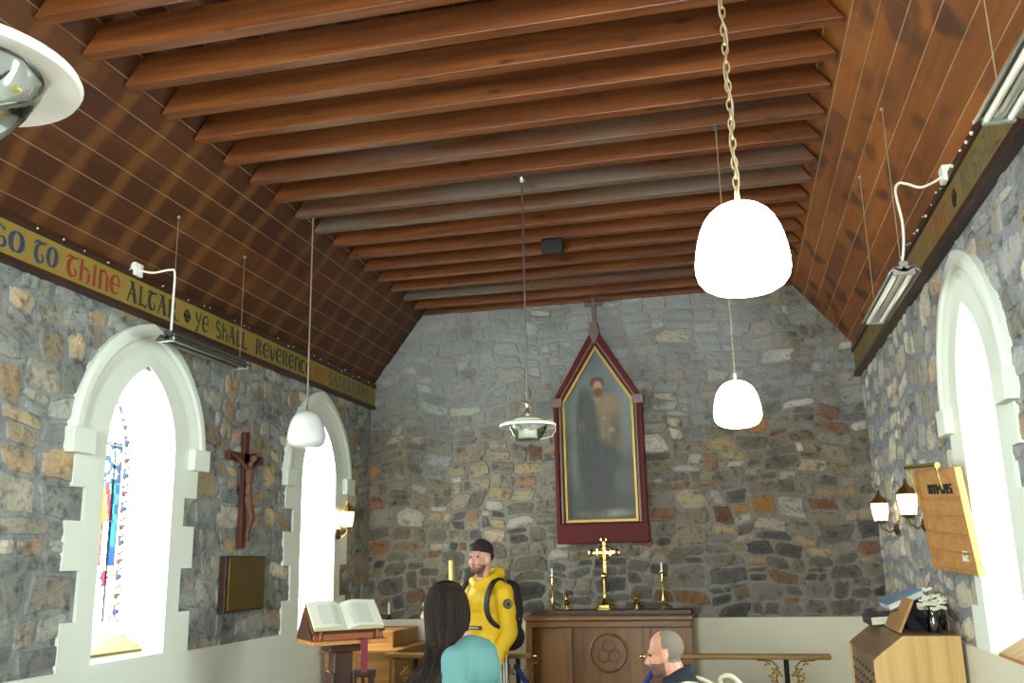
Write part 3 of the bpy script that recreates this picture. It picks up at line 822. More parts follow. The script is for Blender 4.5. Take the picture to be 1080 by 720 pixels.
def ribbons(mb, pts, P):
    L = []; R = []
    for i, (x, y, w) in enumerate(pts):
        a = pts[max(0, i-1)]; b = pts[min(len(pts)-1, i+1)]
        dx, dy = b[0]-a[0], b[1]-a[1]; l = math.hypot(dx, dy) or 1
        nx, ny = -dy/l*w/2, dx/l*w/2
        L.append((x+nx, y+ny)); R.append((x-nx, y-ny))
    n = len(pts); vs = [P(*p, 0) for p in L+R]+[P(*p, 1) for p in L+R]; fs = []
    for i in range(n-1):
        fs.append((2*n+i, 2*n+i+1, 3*n+i+1, 3*n+i))
        fs.append((i, i+1, 2*n+i+1, 2*n+i)); fs.append((n+i, 3*n+i, 3*n+i+1, n+i+1))
    fs += [(0, 2*n, 3*n, n), (n-1, 2*n-1, 4*n-1, 3*n-1)]
    mb.add(vs, fs)
def word(s, y0, y1, z0, h, Pw, mat, parent, name):
    """fit a word between y0 and y1"""
    tot = sum(GLY[c][0] for c in s); k = (y1-y0)/tot; u = 0; mb = MB()
    for c in s:
        for stroke in GLY[c][1]:
            ribbons(mb, stroke, lambda x, y, t, u=u: Pw(y0+(u+x)*k, z0+y*h, t))
        u += GLY[c][0]
    return obj(name, mb, mat, parent)
XBL = XL+.05
lb = thing('lettered_board', (XL, 4.5, 3.24), 'long ochre text board with coloured gothic lettering running above the left windows', 'sign')
mb = MB(); mb.box((XL, 1.5, 3.155), (XBL, YB-.02, 3.345)); obj('board', mb, M['ochre'], lb)
mb = MB(); mb.box((XL, 1.5, 3.128), (XBL+.015, YB-.02, 3.158)); obj('lower_rail', mb, M['darkwood'], lb, bevel=.003)
mb = MB(); mb.box((XL, 1.5, 3.335), (XBL+.02, YB-.02, 3.375)); obj('upper_rail', mb, M['darkwood'], lb, bevel=.003)
mb = MB()
for k in range(30):
    y = 3.2+k*.175+random.uniform(-.09, .09)
    s = random.uniform(.003, .008)
    mb.ell((XBL+.022, y, 3.355+random.uniform(-.012, .02)), (s, s*1.2, s), 6)
tag(obj('plaster_crumb', mb, M['cream'], lb), kind='stuff')
PL = lambda u, z, t: (XBL+.0005+.0025*t, u, z)
zt, hh = 3.185, .122
for s, a, b, m in (('GO', 3.50, 3.73, 'ink_b'), ('TO', 3.79, 3.97, 'ink_b'), ('THINE', 4.03, 4.49, 'ink_r'), ('ALTAR.', 4.55, 5.10, 'ink_g'), ('#', 5.13, 5.23, 'ink_g'),
                   ('YE', 5.27, 5.44, 'ink_g'), ('SHALL', 5.52, 5.96, 'ink_g'), ('REVERENCE', 6.08, 7.03, 'ink_g'), ('MY', 7.12, 7.32, 'ink_o'), ('SANCTUARY', 7.38, 8.34, 'ink_f')):
    word(s, a, b, zt, hh, PL, M[m], lb, 'lettering')
XBR = XR-.05
rb = thing('lettered_board', (XR, 4.5, 3.3), 'faded brown ochre text board running above the right window, lettering hardly legible', 'sign')
mb = MB(); mb.box((XBR, 1.2, 3.20), (XR, YB-.02, 3.40)); obj('board', mb, M['ochreR'], rb)
mb = MB(); mb.box((XBR-.015, 1.2, 3.165), (XR, YB-.02, 3.205)); obj('lower_rail', mb, M['darkwood'], rb, bevel=.003)
mb = MB(); mb.box((XBR-.02, 1.2, 3.39), (XR, YB-.02, 3.43)); obj('upper_rail', mb, M['darkwood'], rb, bevel=.003)
mb = MB()
for k in range(34):
    y = 2.6+k*.12+random.uniform(-.05, .05); s = random.uniform(.004, .011)
    mb.ell((XBR-.022, y, 3.41+random.uniform(-.012, .02)), (s, s*1.3, s), 6)
tag(obj('plaster_crumb', mb, M['cream'], rb), kind='stuff')
PR = lambda u, z, t: (XBR-.0005-.0025*t, -u, z)
for s, a, b, m in (('LORD', 5.08, 4.68, 'ink_fr'), ('#', 4.58, 4.47, 'darkwood'), ('YE', 4.38, 4.24, 'ink_f'), ('SHALL', 4.17, 3.72, 'ink_f'), ('REVERE', 3.65, 3.1, 'ink_f')):
    word(s, -a, -b, 3.235, .125, PR, M[m], rb, 'lettering')

# ------------------------------------------------------------------ picture
PCX = -1.163; PY = YB
pic = thing('framed_painting', (PCX, PY-.03, 1.78), 'tall gabled mahogany framed oil painting of a standing robed bearded man on the altar wall', 'painting')
def pent(hw, z0, zs, za): return [(PCX-hw, z0), (PCX+hw, z0), (PCX+hw, zs), (PCX, za), (PCX-hw, zs)]
def frame_ring(mb, A, B, y0, y1):
    """solid ring between outlines A (outer) and B (inner), front at y0"""
    n = len(A)
    vs = [(p[0], y0, p[1]) for p in A]+[(p[0], y0, p[1]) for p in B]+[(p[0], y1, p[1]) for p in A]+[(p[0], y1, p[1]) for p in B]
    fs = []
    for i in range(n):
        j = (i+1) % n
        fs += [(i, j, n+j, n+i), (i, 2*n+i, 2*n+j, j), (n+i, n+j, 3*n+j, 3*n+i)]
    mb.add(vs, fs)
mb = MB(); mb.box((PCX-.42, PY-.07, 1.78), (PCX+.42, PY-.0, 1.955)); obj('base_rail', mb, M['mahog'], pic, bevel=.006)
mb = MB(); frame_ring(mb, pent(.415, 1.95, 3.10, 3.80), pent(.375, 1.95, 3.09, 3.70), PY-.085, PY); obj('outer_frame', mb, M['mahog'], pic, bevel=.005)
mb = MB(); frame_ring(mb, pent(.377, 1.955, 3.09, 3.71), pent(.333, 1.96, 3.085, 3.61), PY-.055, PY-.004)
obj('inner_frame', mb, M['mahog'], pic, bevel=.004)
mb = MB()
for s in (-1, 1):
    mb.tube([(PCX+s*.355, PY-.065, 1.96), (PCX+s*.355, PY-.065, 3.04)], .014, 10)
    mb.tube([(PCX+s*.357, PY-.065, 3.10), (PCX+s*.012, PY-.065, 3.66)], .013, 8)
obj('colonnette', mb, M['colon'], pic, smooth=True)
for s in (-1, 1):
    mb = MB(); a, b = sorted((PCX+s*.325, PCX+s*.435)); mb.box((a, PY-.105, 3.03), (b, PY, 3.115)); obj('capital', mb, M['colon'], pic, bevel=.006)
mb = MB(); mb.prism([(PCX-.05, 3.72), (PCX-.008, 3.62), (PCX+.008, 3.62), (PCX+.05, 3.72), (PCX+.035, 3.83), (PCX-.035, 3.83)], 1, PY-.1, PY-.002); obj('apex_block', mb, M['colon'], pic, bevel=.005)
mb = MB(); mb.box((PCX-.02, PY-.07, 3.8), (PCX+.02, PY-.03, 4.10)); mb.box((PCX-.085, PY-.068, 4.0), (PCX+.085, PY-.032, 4.035)); obj('finial_cross', mb, M['colon'], pic, bevel=.004)
mb = MB(); frame_ring(mb, pent(.333, 1.965, 3.085, 3.61), pent(.309, 1.992, 3.07, 3.565), PY-.062, PY-.006); obj('gold_slip', mb, M['gold'], pic, bevel=.003)
def mixc(a, b, t):
    t = max(0, min(1, t)); return tuple(a[i]*(1-t)+b[i]*t for i in range(3))
def blob(x, z, cx, cz, rx, rz, soft=.25):
    d = math.sqrt(((x-cx)/rx)**2+((z-cz)/rz)**2)
    return max(0, min(1, (1+soft-d)/(2*soft)))
def painting(x, z):
    """x -.3..+.3, z 0..1.6 above sill of the painting"""
    bg = mixc((70, 74, 66), (112, 128, 126), (z-.2)/1.0)
    bg = mixc(bg, (96, 106, 108), blob(x, z, 0, 1.35, .25, .3, .6))
    nz = noise.noise(Vector((x*6, z*5, 1)))*16
    c = tuple(v+nz for v in bg)
    c = mixc(c, (58, 58, 52), blob(x, z, 0, .12, .5, .16, .9)*.6)
    c = mixc(c, (150, 150, 138), blob(x, z, .05, .06, .2, .035, .6)*.8)                 # light ground at feet
    c = mixc(c, (122, 106, 82), blob(x, z, .07, .85, .145, .27, .25))                    # tan tunic
    c = mixc(c, (132, 112, 88), blob(x, z, .08, 1.07, .13, .1, .3))
    c = mixc(c, (98, 88, 72), blob(x, z, .155, .75, .05, .22, .4))
    c = mixc(c, (62, 66, 64), blob(x, z, -.1, .62, .11, .55, .2))                         # dark cloak
    c = mixc(c, (66, 70, 68), blob(x, z, -.12, 1.0, .08, .2, .25))
    c = mixc(c, (54, 56, 56), blob(x, z, -.02, .35, .14, .3, .25))
    c = mixc(c, (60, 62, 62), blob(x-(z-.6)*-.35, z, .06, .58, .12, .14, .3))
    c = mixc(c, (92, 82, 66), blob(x, z, -.16, .86, .045, .05, .4))
    c = mixc(c, (150, 116, 90), blob(x, z, .0, 1.13, .035, .04, .3))
    c = mixc(c, (84, 54, 36), blob(x, z, .0, 1.27, .066, .055, .2))                      # hair
    c = mixc(c, (172, 134, 106), blob(x, z, .005, 1.235, .04, .052, .25))                # face
    c = mixc(c, (96, 64, 44), blob(x, z, .005, 1.175, .04, .045, .3))                    # beard
    c = mixc(c, (150, 120, 92), blob(x, z, .12, .82, .03, .022, .3))                     # hands
    c = mixc(c, (148, 118, 92), blob(x, z, .06, .93, .028, .02, .3))
    if abs(x+.155+(z-.8)*.01) < .006 and z < 1.25: c = mixc(c, (60, 52, 40), .6)         # staff
    for k in range(5):
        c = mixc(c, (44, 46, 46), .35*blob(x-(z*.05*(k-2)), z, -.12+k*.05, .45, .008, .4, .6))
    f = .5*noise.noise(Vector((x*30, z*14, 5)))*12
    return tuple(max(0, v+f) for v in c)
mb = MB(); NX, NZ = 66, 160; z0 = 1.985; W = .315; H = 3.57-1.985
for j in range(NZ):
    for i in range(NX):
        xa, xb = -W+2*W*i/NX, -W+2*W*(i+1)/NX; za, zb = z0+H*j/NZ, z0+H*(j+1)/NZ
        xm, zm = (xa+xb)/2, (za+zb)/2
        lim = .315 if zm < 3.075 else .315*(3.58-zm)/(3.58-3.075)
        if abs(xm) > lim+.01: continue
        mb.col = lin(painting(xm, zm-z0))
        mb.add([(PCX+xa, PY-.035, za), (PCX+xb, PY-.035, za), (PCX+xb, PY-.035, zb), (PCX+xa, PY-.035, zb)], [(0,1,2,3)])
obj('canvas', mb, M['canvas'], pic, colors=True, recalc=False)

# ------------------------------------------------------------------ altar and what stands on it
AX0, AX1, AY0, AY1 = -1.80, -.40, 8.0, 8.42
alt = thing('altar', (-1.1, 8.2, .15), 'brown oak panelled altar standing under the framed painting', 'altar')
mb = MB(); mb.box((AX0+.02, AY0+.03, .15), (AX1-.02, AY1, 1.14)); obj('body', mb, M['oak'], alt)
mb = MB(); mb.box((AX0-.01, AY0-.02, 1.14), (AX1+.01, AY1, 1.175)); obj('top', mb, M['oakh'], alt, bevel=.006)
mb = MB(); mb.box((AX0+.005, AY0+.19, 1.175), (AX1-.005, AY1, 1.212)); obj('gradine', mb, M['darkwood'], alt, bevel=.004)
for (a, b) in ((AX0, AX0+.06), (-1.46, -1.40), (-.80, -.74), (AX1-.06, AX1)):
    mb = MB(); mb.box((a, AY0, .15), (b, AY0+.032, 1.08)); obj('stile', mb, M['oak'], alt, bevel=.004)
mb = MB(); mb.box((AX0, AY0, 1.08), (AX1, AY0+.032, 1.14)); obj('top_moulding', mb, M['oakh'], alt, bevel=.01)
mb = MB(); mb.box((AX0, AY0-.01, .15), (AX1, AY0+.035, .26)); obj('plinth', mb, M['oakh'], alt, bevel=.005)
# carved roundel on the middle panel
mb = MB()
mb.tube([(-1.1+.15*math.cos(t*PI/16), AY0+.026, .88+.15*math.sin(t*PI/16)) for t in range(32)], .011, 6, closed=True)
for k in range(3):
    a = PI/2+k*2*PI/3; cx, cz = -1.1+.05*math.cos(a), .88+.05*math.sin(a)
    mb.tube([(cx+.05*math.cos(t*PI/10), AY0+.027, cz+.05*math.sin(t*PI/10)) for t in range(20)], .006, 5, closed=True)
obj('carved_roundel', mb, M['oak'], alt, smooth=True)

def candlestick(x, y, z, h, label, lean=0):
    t = thing('candlestick', (x, y, z), label, 'candlestick', 'tall brass candlesticks on the altar')
    mb = MB(); mb.lathe([(.04, 0), (.042, .012), (.03, .022), (.016, .035), (.02, .05), (.012, .065), (.008, .09), (.008, h*.55), (.014, h*.58), (.008, h*.61), (.008, h*.78), (.03, h*.8), (.032, h*.815), (.012, h*.82), (.011, h*.85), (0, h*.85)], n=16)
    obj('stem', mb, M['brass'], t, smooth=True, local=True)
    mb = MB(); mb.lathe([(.008, h*.85), (.008, h), (.002, h+.012), (0, h+.012)], n=10); obj('candle', mb, M['candle'], t, smooth=True, local=True)
    return t
candlestick(-1.605, 8.26, 1.212, .35, 'tall brass candlestick with white candle at the left end of the altar')
candlestick(-.64, 8.26, 1.212, .38, 'tall brass candlestick with white candle at the right end of the altar')
def vase_b(x, y, z, label):
    t = thing('brass_vase', (x, y, z), label, 'vase', 'small brass vases on the altar')
    mb = MB(); mb.lathe([(.026, 0), (.028, .01), (.012, .022), (.012, .035), (.028, .052), (.03, .07), (.014, .088), (.012, .1), (.02, .112), (.014, .13), (.004, .146), (0, .146)], n=16)
    obj('body', mb, M['brass'], t, smooth=True, local=True); return t
vase_b(-1.478, 8.25, 1.212, 'small brass vase just right of the left altar candlestick')
vase_b(-.865, 8.25, 1.212, 'small brass vase between the altar cross and right candlestick')
# altar cross
cr = thing('altar_cross', (-1.145, 8.27, 1.212), 'polished brass altar cross with ring and trefoil ends on stepped base', 'cross')
cx, cy, cz = -1.133, 8.27, 1.695
mb = MB()
mb.lathe([(.105, 0), (.105, .015), (.085, .02), (.082, .04), (.05, .05), (.035, .07), (.018, .1), (.014, .13), (.012, .27)], c=(-1.145, 8.27, 1.212), n=6)
obj('base', mb, M['brass'], cr)
mb = MB(); mb.lathe([(.012, 0), (.03, .015), (.034, .03), (.03, .045), (.012, .06)], c=(-1.142, 8.27, 1.212+.255), n=12); obj('knop', mb, M['brass'], cr, smooth=True)
def trefoil_ring(mb, x, z, r):
    mb.tube([(x+r*math.cos(t*PI/8), cy, z+r*math.sin(t*PI/8)) for t in range(16)], .009, 6, closed=True)
mb = MB()
mb.box((cx-.013, cy-.008, 1.50), (cx+.013, cy+.008, cz+.095)); mb.box((cx-.095, cy-.008, cz-.012), (cx+.095, cy+.008, cz+.012))
mb.tube([(cx+.062*math.cos(t*PI/12), cy, cz+.062*math.sin(t*PI/12)) for t in range(24)], .010, 6, closed=True)
mb.lathe([(0, -.010), (.02, -.009), (.02, .009), (0, .010)], c=(cx, cy, cz), n=14, axis=1)
for dx, dz in ((1, 0), (-1, 0), (0, 1)):
    ex, ez = cx+dx*.112, cz+dz*.112
    trefoil_ring(mb, ex, ez, .022)
    for a in (-1, 0, 1):
        if dx: px, pz = ex+dx*(.022 if a == 0 else 0), ez+a*.022
        else: px, pz = ex+a*.022, ez+(.022 if a == 0 else 0)
        mb.ell((px, cy, pz), (.011, .008, .011), 8)
obj('cross_head', mb, M['brass'], cr, smooth=True)
# credence table with candle stand at far left of the altar (behind the woman)
ct = thing('side_table', (-2.53, 8.2, .15), 'small dark side table against the altar wall behind the long haired woman', 'table')
mb = MB(); mb.box((-2.71, 8.02, 1.08), (-2.2, 8.4, 1.11)); obj('tabletop', mb, M['darkwood'], ct, bevel=.004)
for a in (-2.68, -2.27):
    for b in (8.05, 8.33):
        mb = MB(); mb.box((a, b, .15), (a+.04, b+.04, 1.08)); obj('leg', mb, M['darkwood'], ct)
t = thing('altar_candle', (-2.515, 8.2, 1.11), 'fat golden cream candle on a brass foot seen above the woman\'s hair', 'candle')
mb = MB(); mb.lathe([(.06, 0), (.06, .02), (.02, .04), (.016, .2), (.03, .22), (.03, .36), (0, .36)], c=(-2.515, 8.2, 1.11), n=16); obj('foot', mb, M['brass'], t, smooth=True)
mb = MB(); mb.lathe([(.028, 0), (.028, .18), (.018, .19), (0, .19)], c=(-2.515, 8.2, 1.47), n=16); obj('wax', mb, plain('gilded cream wax', (206, 180, 110), .4, var=.25, scale=40, metal=.3), t, smooth=True)
t = thing('candle_holder', (-2.6, 8.22, 1.11), 'slim white candle left of the fat golden candle behind the woman', 'candle')
mb = MB(); mb.lathe([(.04, 0), (.04, .012), (.01, .02), (.01, .22), (.02, .24), (.02, .25), (0, .25)], c=(-2.6, 8.22, 1.11), n=12); obj('holder', mb, M['brass'], t, smooth=True)
mb = MB(); mb.lathe([(.009, 0), (.009, .11), (0, .115)], c=(-2.6, 8.22, 1.355), n=10); obj('wax', mb, M['candle'], t, smooth=True)
t = thing('candle_holder', (-3.21, 8.46, 1.131), 'short white candle on the painted ledge in the left corner', 'candle')
mb = MB(); mb.lathe([(.033, 0), (.035, .008), (.012, .014), (.012, .04), (.018, .045), (0, .045)], c=(-3.21, 8.457, 1.131), n=14); obj('holder', mb, M['iron'], t, smooth=True)
mb = MB(); mb.lathe([(.011, 0), (.011, .1), (.003, .108), (0, .108)], c=(-3.21, 8.457, 1.175), n=10); obj('wax', mb, M['candle'], t, smooth=True)

# ------------------------------------------------------------------ altar rails
def rail(x0, x1, posts, label, y=7.1, z=.945, endknob=None):
    t = thing('altar_rail', ((x0+x1)/2, y, .15), label, 'rail', 'altar rails either side of the gap')
    mb = MB(); mb.box((x0, y-.035, z-.018), (x1, y+.035, z+.018)); obj('handrail', mb, M['brassrail'], t, bevel=.01)
    mb = MB(); mb.lathe([(.0, -.03), (.012, -.025), (.016, -.01), (.012, .0), (.012, .02), (0, .02)], c=(endknob, y-.0, z), n=12, axis=0); obj('end_knob', mb, M['brass'], t, smooth=True)
    for px in posts:
        mb = MB(); mb.tube([(px, y, .15), (px, y, z-.018)], .018, 10); mb.lathe([(.05, 0), (.05, .015), (.02, .03)], c=(px, y, .15), n=14)
        p = obj('post', mb, M['iron'], t, smooth=True)
        mb = MB()
        for s in (-1, 1):
            mb.tube([(px+s*.016, y, z-.26), (px+s*.06, y, z-.22), (px+s*.075, y, z-.14), (px+s*.06, y, z-.07), (px+s*.1, y, z-.03), (px+s*.2, y, z-.024)], .006, 6)
            for (lx, lz) in ((.085, .09), (.09, .17), (.05, .12), (.13, .045), (.06, .22), (.105, .13)):
                for k in range(3):
                    a = k*2.1+lx*30
                    mb.ell((px+s*lx+.014*math.cos(a), y, z-lz+.014*math.sin(a)), (.013, .004, .009), 6, Matrix.Rotation(-a, 3, 'Y'))
        obj('leaf_bracket', mb, M['brassd'], p)
    return t
M['brassrail'] = wood('golden oak handrail', (110, 84, 34), (140, 108, 48), (158, 126, 60), axis=0, rough=.3, knots=False)
rail(-.70, .59, [.285], 'altar rail right of the gap, behind the bald man, on a leafy iron post', endknob=-.725)
rail(-2.72, -1.555, [-2.47, -1.66], 'altar rail left of the gap, behind the man in yellow', endknob=-1.53)
for x, s in ((-.66, 0),):
    pass
mb = MB()
P0, P1 = Vector((-1.66, 7.05, .87)), Vector((-.63, 7.05, .88))
pts = []
for k in range(25):
    t = k/24; p = P0.lerp(P1, t); p.z -= .42*(1-(2*t-1)**2); pts.append(p)
rp = thing('barrier_rope', (-1.15, 7.05, .9), 'blue rope hanging across the gap between the two altar rails', 'rope')
obj_r = MB(); obj_r.tube(pts, .02, 10); obj('rope', obj_r, M['rope'], rp, smooth=True)
for p in (P0, P1):
    mb = MB(); mb.ell(p, (.026, .026, .026), 10); obj('end_fitting', mb, M['bag'], rp, smooth=True)

# ------------------------------------------------------------------ cabinet in the left corner, lectern, stool
cab = thing('wooden_cabinet', (-3.05, 7.8, .15), 'honey pine stepped cabinet in the corner behind the lectern', 'cabinet')
mb = MB(); mb.box((-3.34, 7.62, .15), (-2.85, 8.25, 1.085)); obj('upper_body', mb, M['pine'], cab, bevel=.006)
mb = MB(); mb.box((-3.38, 7.42, .15), (-2.76, 8.3, .93)); obj('lower_body', mb, M['pine'], cab, bevel=.006)
mb = MB(); mb.box((-3.40, 7.38, .93), (-2.73, 8.32, .955)); obj('shelf', mb, M['pine'], cab, bevel=.004)
mb = MB(); mb.box((-3.34, 7.41, .25), (-3.09, 7.43, .88)); mb.box((-3.05, 7.41, .25), (-2.8, 7.43, .88)); obj('door_panel', mb, M['pine'], cab, bevel=.006)

LRZ = math.radians(41)
lec = thing('lectern', (-2.441, 5.599, 0), 'wooden lectern with sloping desk beside the left windows, holding a big open book', 'lectern', rz=LRZ)
K = dict(parent=lec, local=True)
HWL = .228
mb = MB(); mb.box((-HWL-.005, -.215, 1.172), (HWL+.005, .2, 1.196)); obj('tray', mb, M['pine'], bevel=.005, **K)
mb = MB(); mb.box((-HWL+.01, -.15, 1.196), (HWL-.01, -.135, 1.25)); obj('front_rail', mb, M['lecwood'], bevel=.003, **K)
for x in (-HWL+.05, HWL-.05):
    mb = MB(); mb.lathe([(.011, 0), (.014, .01), (.009, .02), (.012, .035), (.009, .055)], c=(x, -.165, 1.196), n=10); obj('peg', mb, M['lecwood'], smooth=True, **K)
for x in (-HWL, HWL-.018):
    mb = MB(); mb.prism([(-.15, 1.196), (.19, 1.196), (.03, 1.37)], 0, x, x+.018); obj('side_panel', mb, M['lecdark'], bevel=.002, **K)
mb = MB(); mb.prism([(-.16, 1.235), (.03, 1.375), (.03, 1.39), (-.17, 1.245)], 0, -HWL, HWL); obj('front_slope', mb, M['lecwood'], bevel=.002, **K)
mb = MB(); mb.prism([(.195, 1.197), (.205, 1.2), (.035, 1.39), (.03, 1.376)], 0, -HWL, HWL); obj('back_slope', mb, M['lecwood'], bevel=.002, **K)
mb = MB(); mb.box((-.06, -.06, .06), (.06, .06, 1.172))
for (a, b) in ((-.075, -.055), (.055, .075)): mb.box((a, -.08, .1), (b, .08, 1.0))
mb.box((-.1, -.1, 1.12), (.1, .1, 1.173))
obj('post', mb, M['lecdark'], bevel=.008, **K)
mb = MB(); mb.box((-.26, -.22, 0), (.26, .22, .05)); mb.box((-.17, -.15, .05), (.17, .15, .1)); obj('base', mb, M['lecdark'], bevel=.01, **K)
bk = thing('open_book', (-2.441, 5.599, 1.25), 'large open book with pale pages resting on the lectern slope', 'book', rz=LRZ)
f0 = Vector((0, -.168, -.002)); f1 = Vector((0, .035, .148)); sd = (f1-f0); nn_ = Vector((0, -sd.z, sd.y)).normalized()
def BP(x, s, h):
    p = f0+sd*s+nn_*h; return (x, p.y, p.z)
mb = MB(); BX0, BX1, BXM = -.225, .222, -.01
mb.add([BP(BX0, 0, .0), BP(BX1, 0, .0), BP(BX1, 1.03, .0), BP(BX0, 1.03, .0), BP(BX0, 0, .006), BP(BX1, 0, .006), BP(BX1, 1.03, .006), BP(BX0, 1.03, .006)], [(0,3,2,1),(4,5,6,7),(0,1,5,4),(1,2,6,5),(2,3,7,6),(3,0,4,7)])
obj('cover', mb, M['bookdark'], bk, local=True)
for side in (-1, 1):
    mb = MB(); n1, n2 = 24, 20
    xa, xb = (BXM, BX0+.006) if side < 0 else (BXM, BX1-.006)
    def H(t): return .008+.036*math.sin(min(1, t*2.4)*PI/2)*(1-.35*t)
    for i in range(n1):
        for j in range(n2):
            t0, t1 = i/n1, (i+1)/n1; s0, s1 = .015+.97*j/n2, .015+.97*(j+1)/n2
            tm, smm = (t0+t1)/2, (s0+s1)/2
            intext = .16 < tm < .74 and .12 < smm < .86
            mb.col = lin((196, 204, 194)) if intext else lin((216, 222, 206))
            X0, X1_ = xa+(xb-xa)*t0, xa+(xb-xa)*t1
            mb.add([BP(X0, s0, H(t0)), BP(X1_, s0, H(t1)), BP(X1_, s1, H(t1)), BP(X0, s1, H(t0))], [(0,1,2,3)])
    mb.col = lin((208, 204, 170))
    for s in (.015, .985):
        for i in range(n1):
            t0, t1 = i/n1, (i+1)/n1; X0, X1_ = xa+(xb-xa)*t0, xa+(xb-xa)*t1
            mb.add([BP(X0, s, .006), BP(X1_, s, .006), BP(X1_, s, H(t1)), BP(X0, s, H(t0))], [(0,1,2,3)])
    mb.add([BP(xb, .015, .006), BP(xb, .985, .006), BP(xb, .985, H(1)), BP(xb, .015, H(1))], [(0,1,2,3)])
    obj('pages', mb, M['page'], bk, colors=True, smooth=True, autosmooth=30, local=True)
mb = MB(); mb.box((.055, -.235, -.24), (.095, -.23, -.05)); mb.box((.055, -.235, -.053), (.095, -.16, -.048)); obj('ribbon_marker', mb, M['ribbon'], bk, local=True)
# dark stool behind the lectern
sto = thing('wooden_chair', (-2.58, 6.3, 0), 'dark wooden chair behind the lectern post, only its back rail showing', 'chair')
mb = MB(); mb.box((-2.71, 6.12, .90), (-2.42, 6.15, .955)); obj('top_rail', mb, M['lecdark'], sto, bevel=.008)
for x in (-2.69, -2.47):
    mb = MB(); mb.box((x, 6.12, 0), (x+.035, 6.15, .92)); obj('leg', mb, M['lecdark'], sto, bevel=.004)
    mb = MB(); mb.box((x, 6.47, 0), (x+.035, 6.5, .44)); obj('leg', mb, M['lecdark'], sto, bevel=.004)
mb = MB()
for x in (-2.63, -2.575, -2.52): mb.box((x, 6.128, .46), (x+.02, 6.142, .91))
obj('back_slats', mb, M['lecdark'], sto)
mb = MB(); mb.box((-2.71, 6.1, .43), (-2.42, 6.52, .465)); obj('seat', mb, M['lecdark'], sto, bevel=.008)

# ------------------------------------------------------------------ organ-like cabinet on the right
og = thing('organ_console', (.92, 6.2, 0), 'pale ash sided console with sloping brown lid against the right wall under the hymn board', 'cabinet')
OX0, OXR, OX1, OY0, OY1 = .69, .855, 1.15, 5.63, 6.80
side = [(OX0, 0), (OX1, 0), (OX1, 1.20), (OXR, 1.20), (OX0+.02, 1.09), (OX0, 1.07)]
mb = MB(); mb.prism(side, 1, OY0, OY0+.025); obj('side_panel', mb, M['ash'], og, bevel=.003)
mb = MB(); mb.prism(side, 1, OY1-.025, OY1); obj('side_panel', mb, M['ash'], og, bevel=.003)
mb = MB(); mb.prism([(OX0+.012, 0), (OX0+.03, 0), (OX0+.03, 1.06), (OX0+.012, 1.06)], 1, OY0+.025, OY1-.025); obj('front_panel', mb, M['ashdull'], og)
mb = MB(); mb.prism([(OX0+.005, 1.055), (OXR, 1.185), (OXR, 1.2), (OX0+.0, 1.075)], 1, OY0+.02, OY1-.02); obj('lid', mb, M['ashdull'], og, bevel=.002)
mb = MB(); mb.box((OXR, OY0+.02, 1.18), (OX1, OY1-.02, 1.2)); obj('top', mb, M['ashdull'], og, bevel=.002)
for k in range(7):
    for r in range(4):
        mb = MB()
        y = OY0+.13+k*.15; z = .98-r*.06
        mb.add([(OX0+.008, y, z), (OX0+.008, y+.09, z-.012), (OX0+.008, y+.09, z+.004), (OX0+.008, y, z+.016), (OX0+.02, y, z), (OX0+.02, y+.09, z-.012), (OX0+.02, y+.09, z+.004), (OX0+.02, y, z+.016)],
               [(0,1,2,3),(0,4,5,1),(1,5,6,2),(2,6,7,3),(3,7,4,0)])
        obj('grille_slot', mb, M['black'], og)
# music desk panel leaning on top
def slab(mb, c, ux, uy, uz, hx, hy, hz):
    c = Vector(c); ux, uy, uz = Vector(ux).normalized(), Vector(uy).normalized(), Vector(uz).normalized()
    vs = [c+ux*a*hx+uy*b*hy+uz*d*hz for d in (-1, 1) for (a, b) in ((-1,-1),(1,-1),(1,1),(-1,1))]
    mb.add([tuple(v) for v in vs], [(0,3,2,1),(4,5,6,7),(0,1,5,4),(1,2,6,5),(2,3,7,6),(3,0,4,7)])
mb = MB(); slab(mb, (.905, 6.02, 1.295), (0, 1, 0), (.45, 0, .9), (.9, 0, -.45), .26, .10, .008)
tag(obj('music_desk', mb, M['orangewood'], bevel=.004), 'orange wooden music rest leaning on top of the console', 'music stand')
mb = MB(); slab(mb, (.895, 6.56, 1.238), (1, .0, .08), (0, 1, 0), (-.08, 0, 1), .11, .2, .03)
bd = thing('book', (.9, 6.55, 1.22), 'thick dark book lying on the console under the blue book', 'book', 'books stacked on the console')
obj('cover', mb, M['bookdark'], bd, bevel=.003)
mb = MB(); slab(mb, (.897, 6.558, 1.238), (1, .0, .08), (0, 1, 0), (-.08, 0, 1), .105, .2005, .022); obj('page_block', mb, M['paper'], bd)
bb = thing('book', (.97, 6.4, 1.35), 'blue covered book propped on the music rest, topmost of the pile', 'book', 'books stacked on the console')
mb = MB(); bx, by_, bz_ = (1, .0, .42), (0, 1, 0), (-.42, 0, 1)
slab(mb, (.955, 6.25, 1.385), bx, by_, bz_, .11, .19, .003); slab(mb, (.955+.012, 6.25, 1.353), bx, by_, bz_, .11, .19, .003)
obj('cover', mb, M['bookblue'], bb, bevel=.001)
mb = MB(); slab(mb, (.961, 6.25, 1.369), bx, by_, bz_, .106, .185, .014); obj('page_block', mb, M['paper'], bb)
# dark stand below the blue book that carries it
mb = MB(); mb.prism([(.96, 1.2), (1.13, 1.2), (1.13, 1.38), (1.08, 1.39), (.93, 1.31)], 1, 6.10, 6.42)
tag(obj('display_box', mb, M['bowl'], bevel=.004), 'dark box behind the music rest carrying the blue book', 'box')
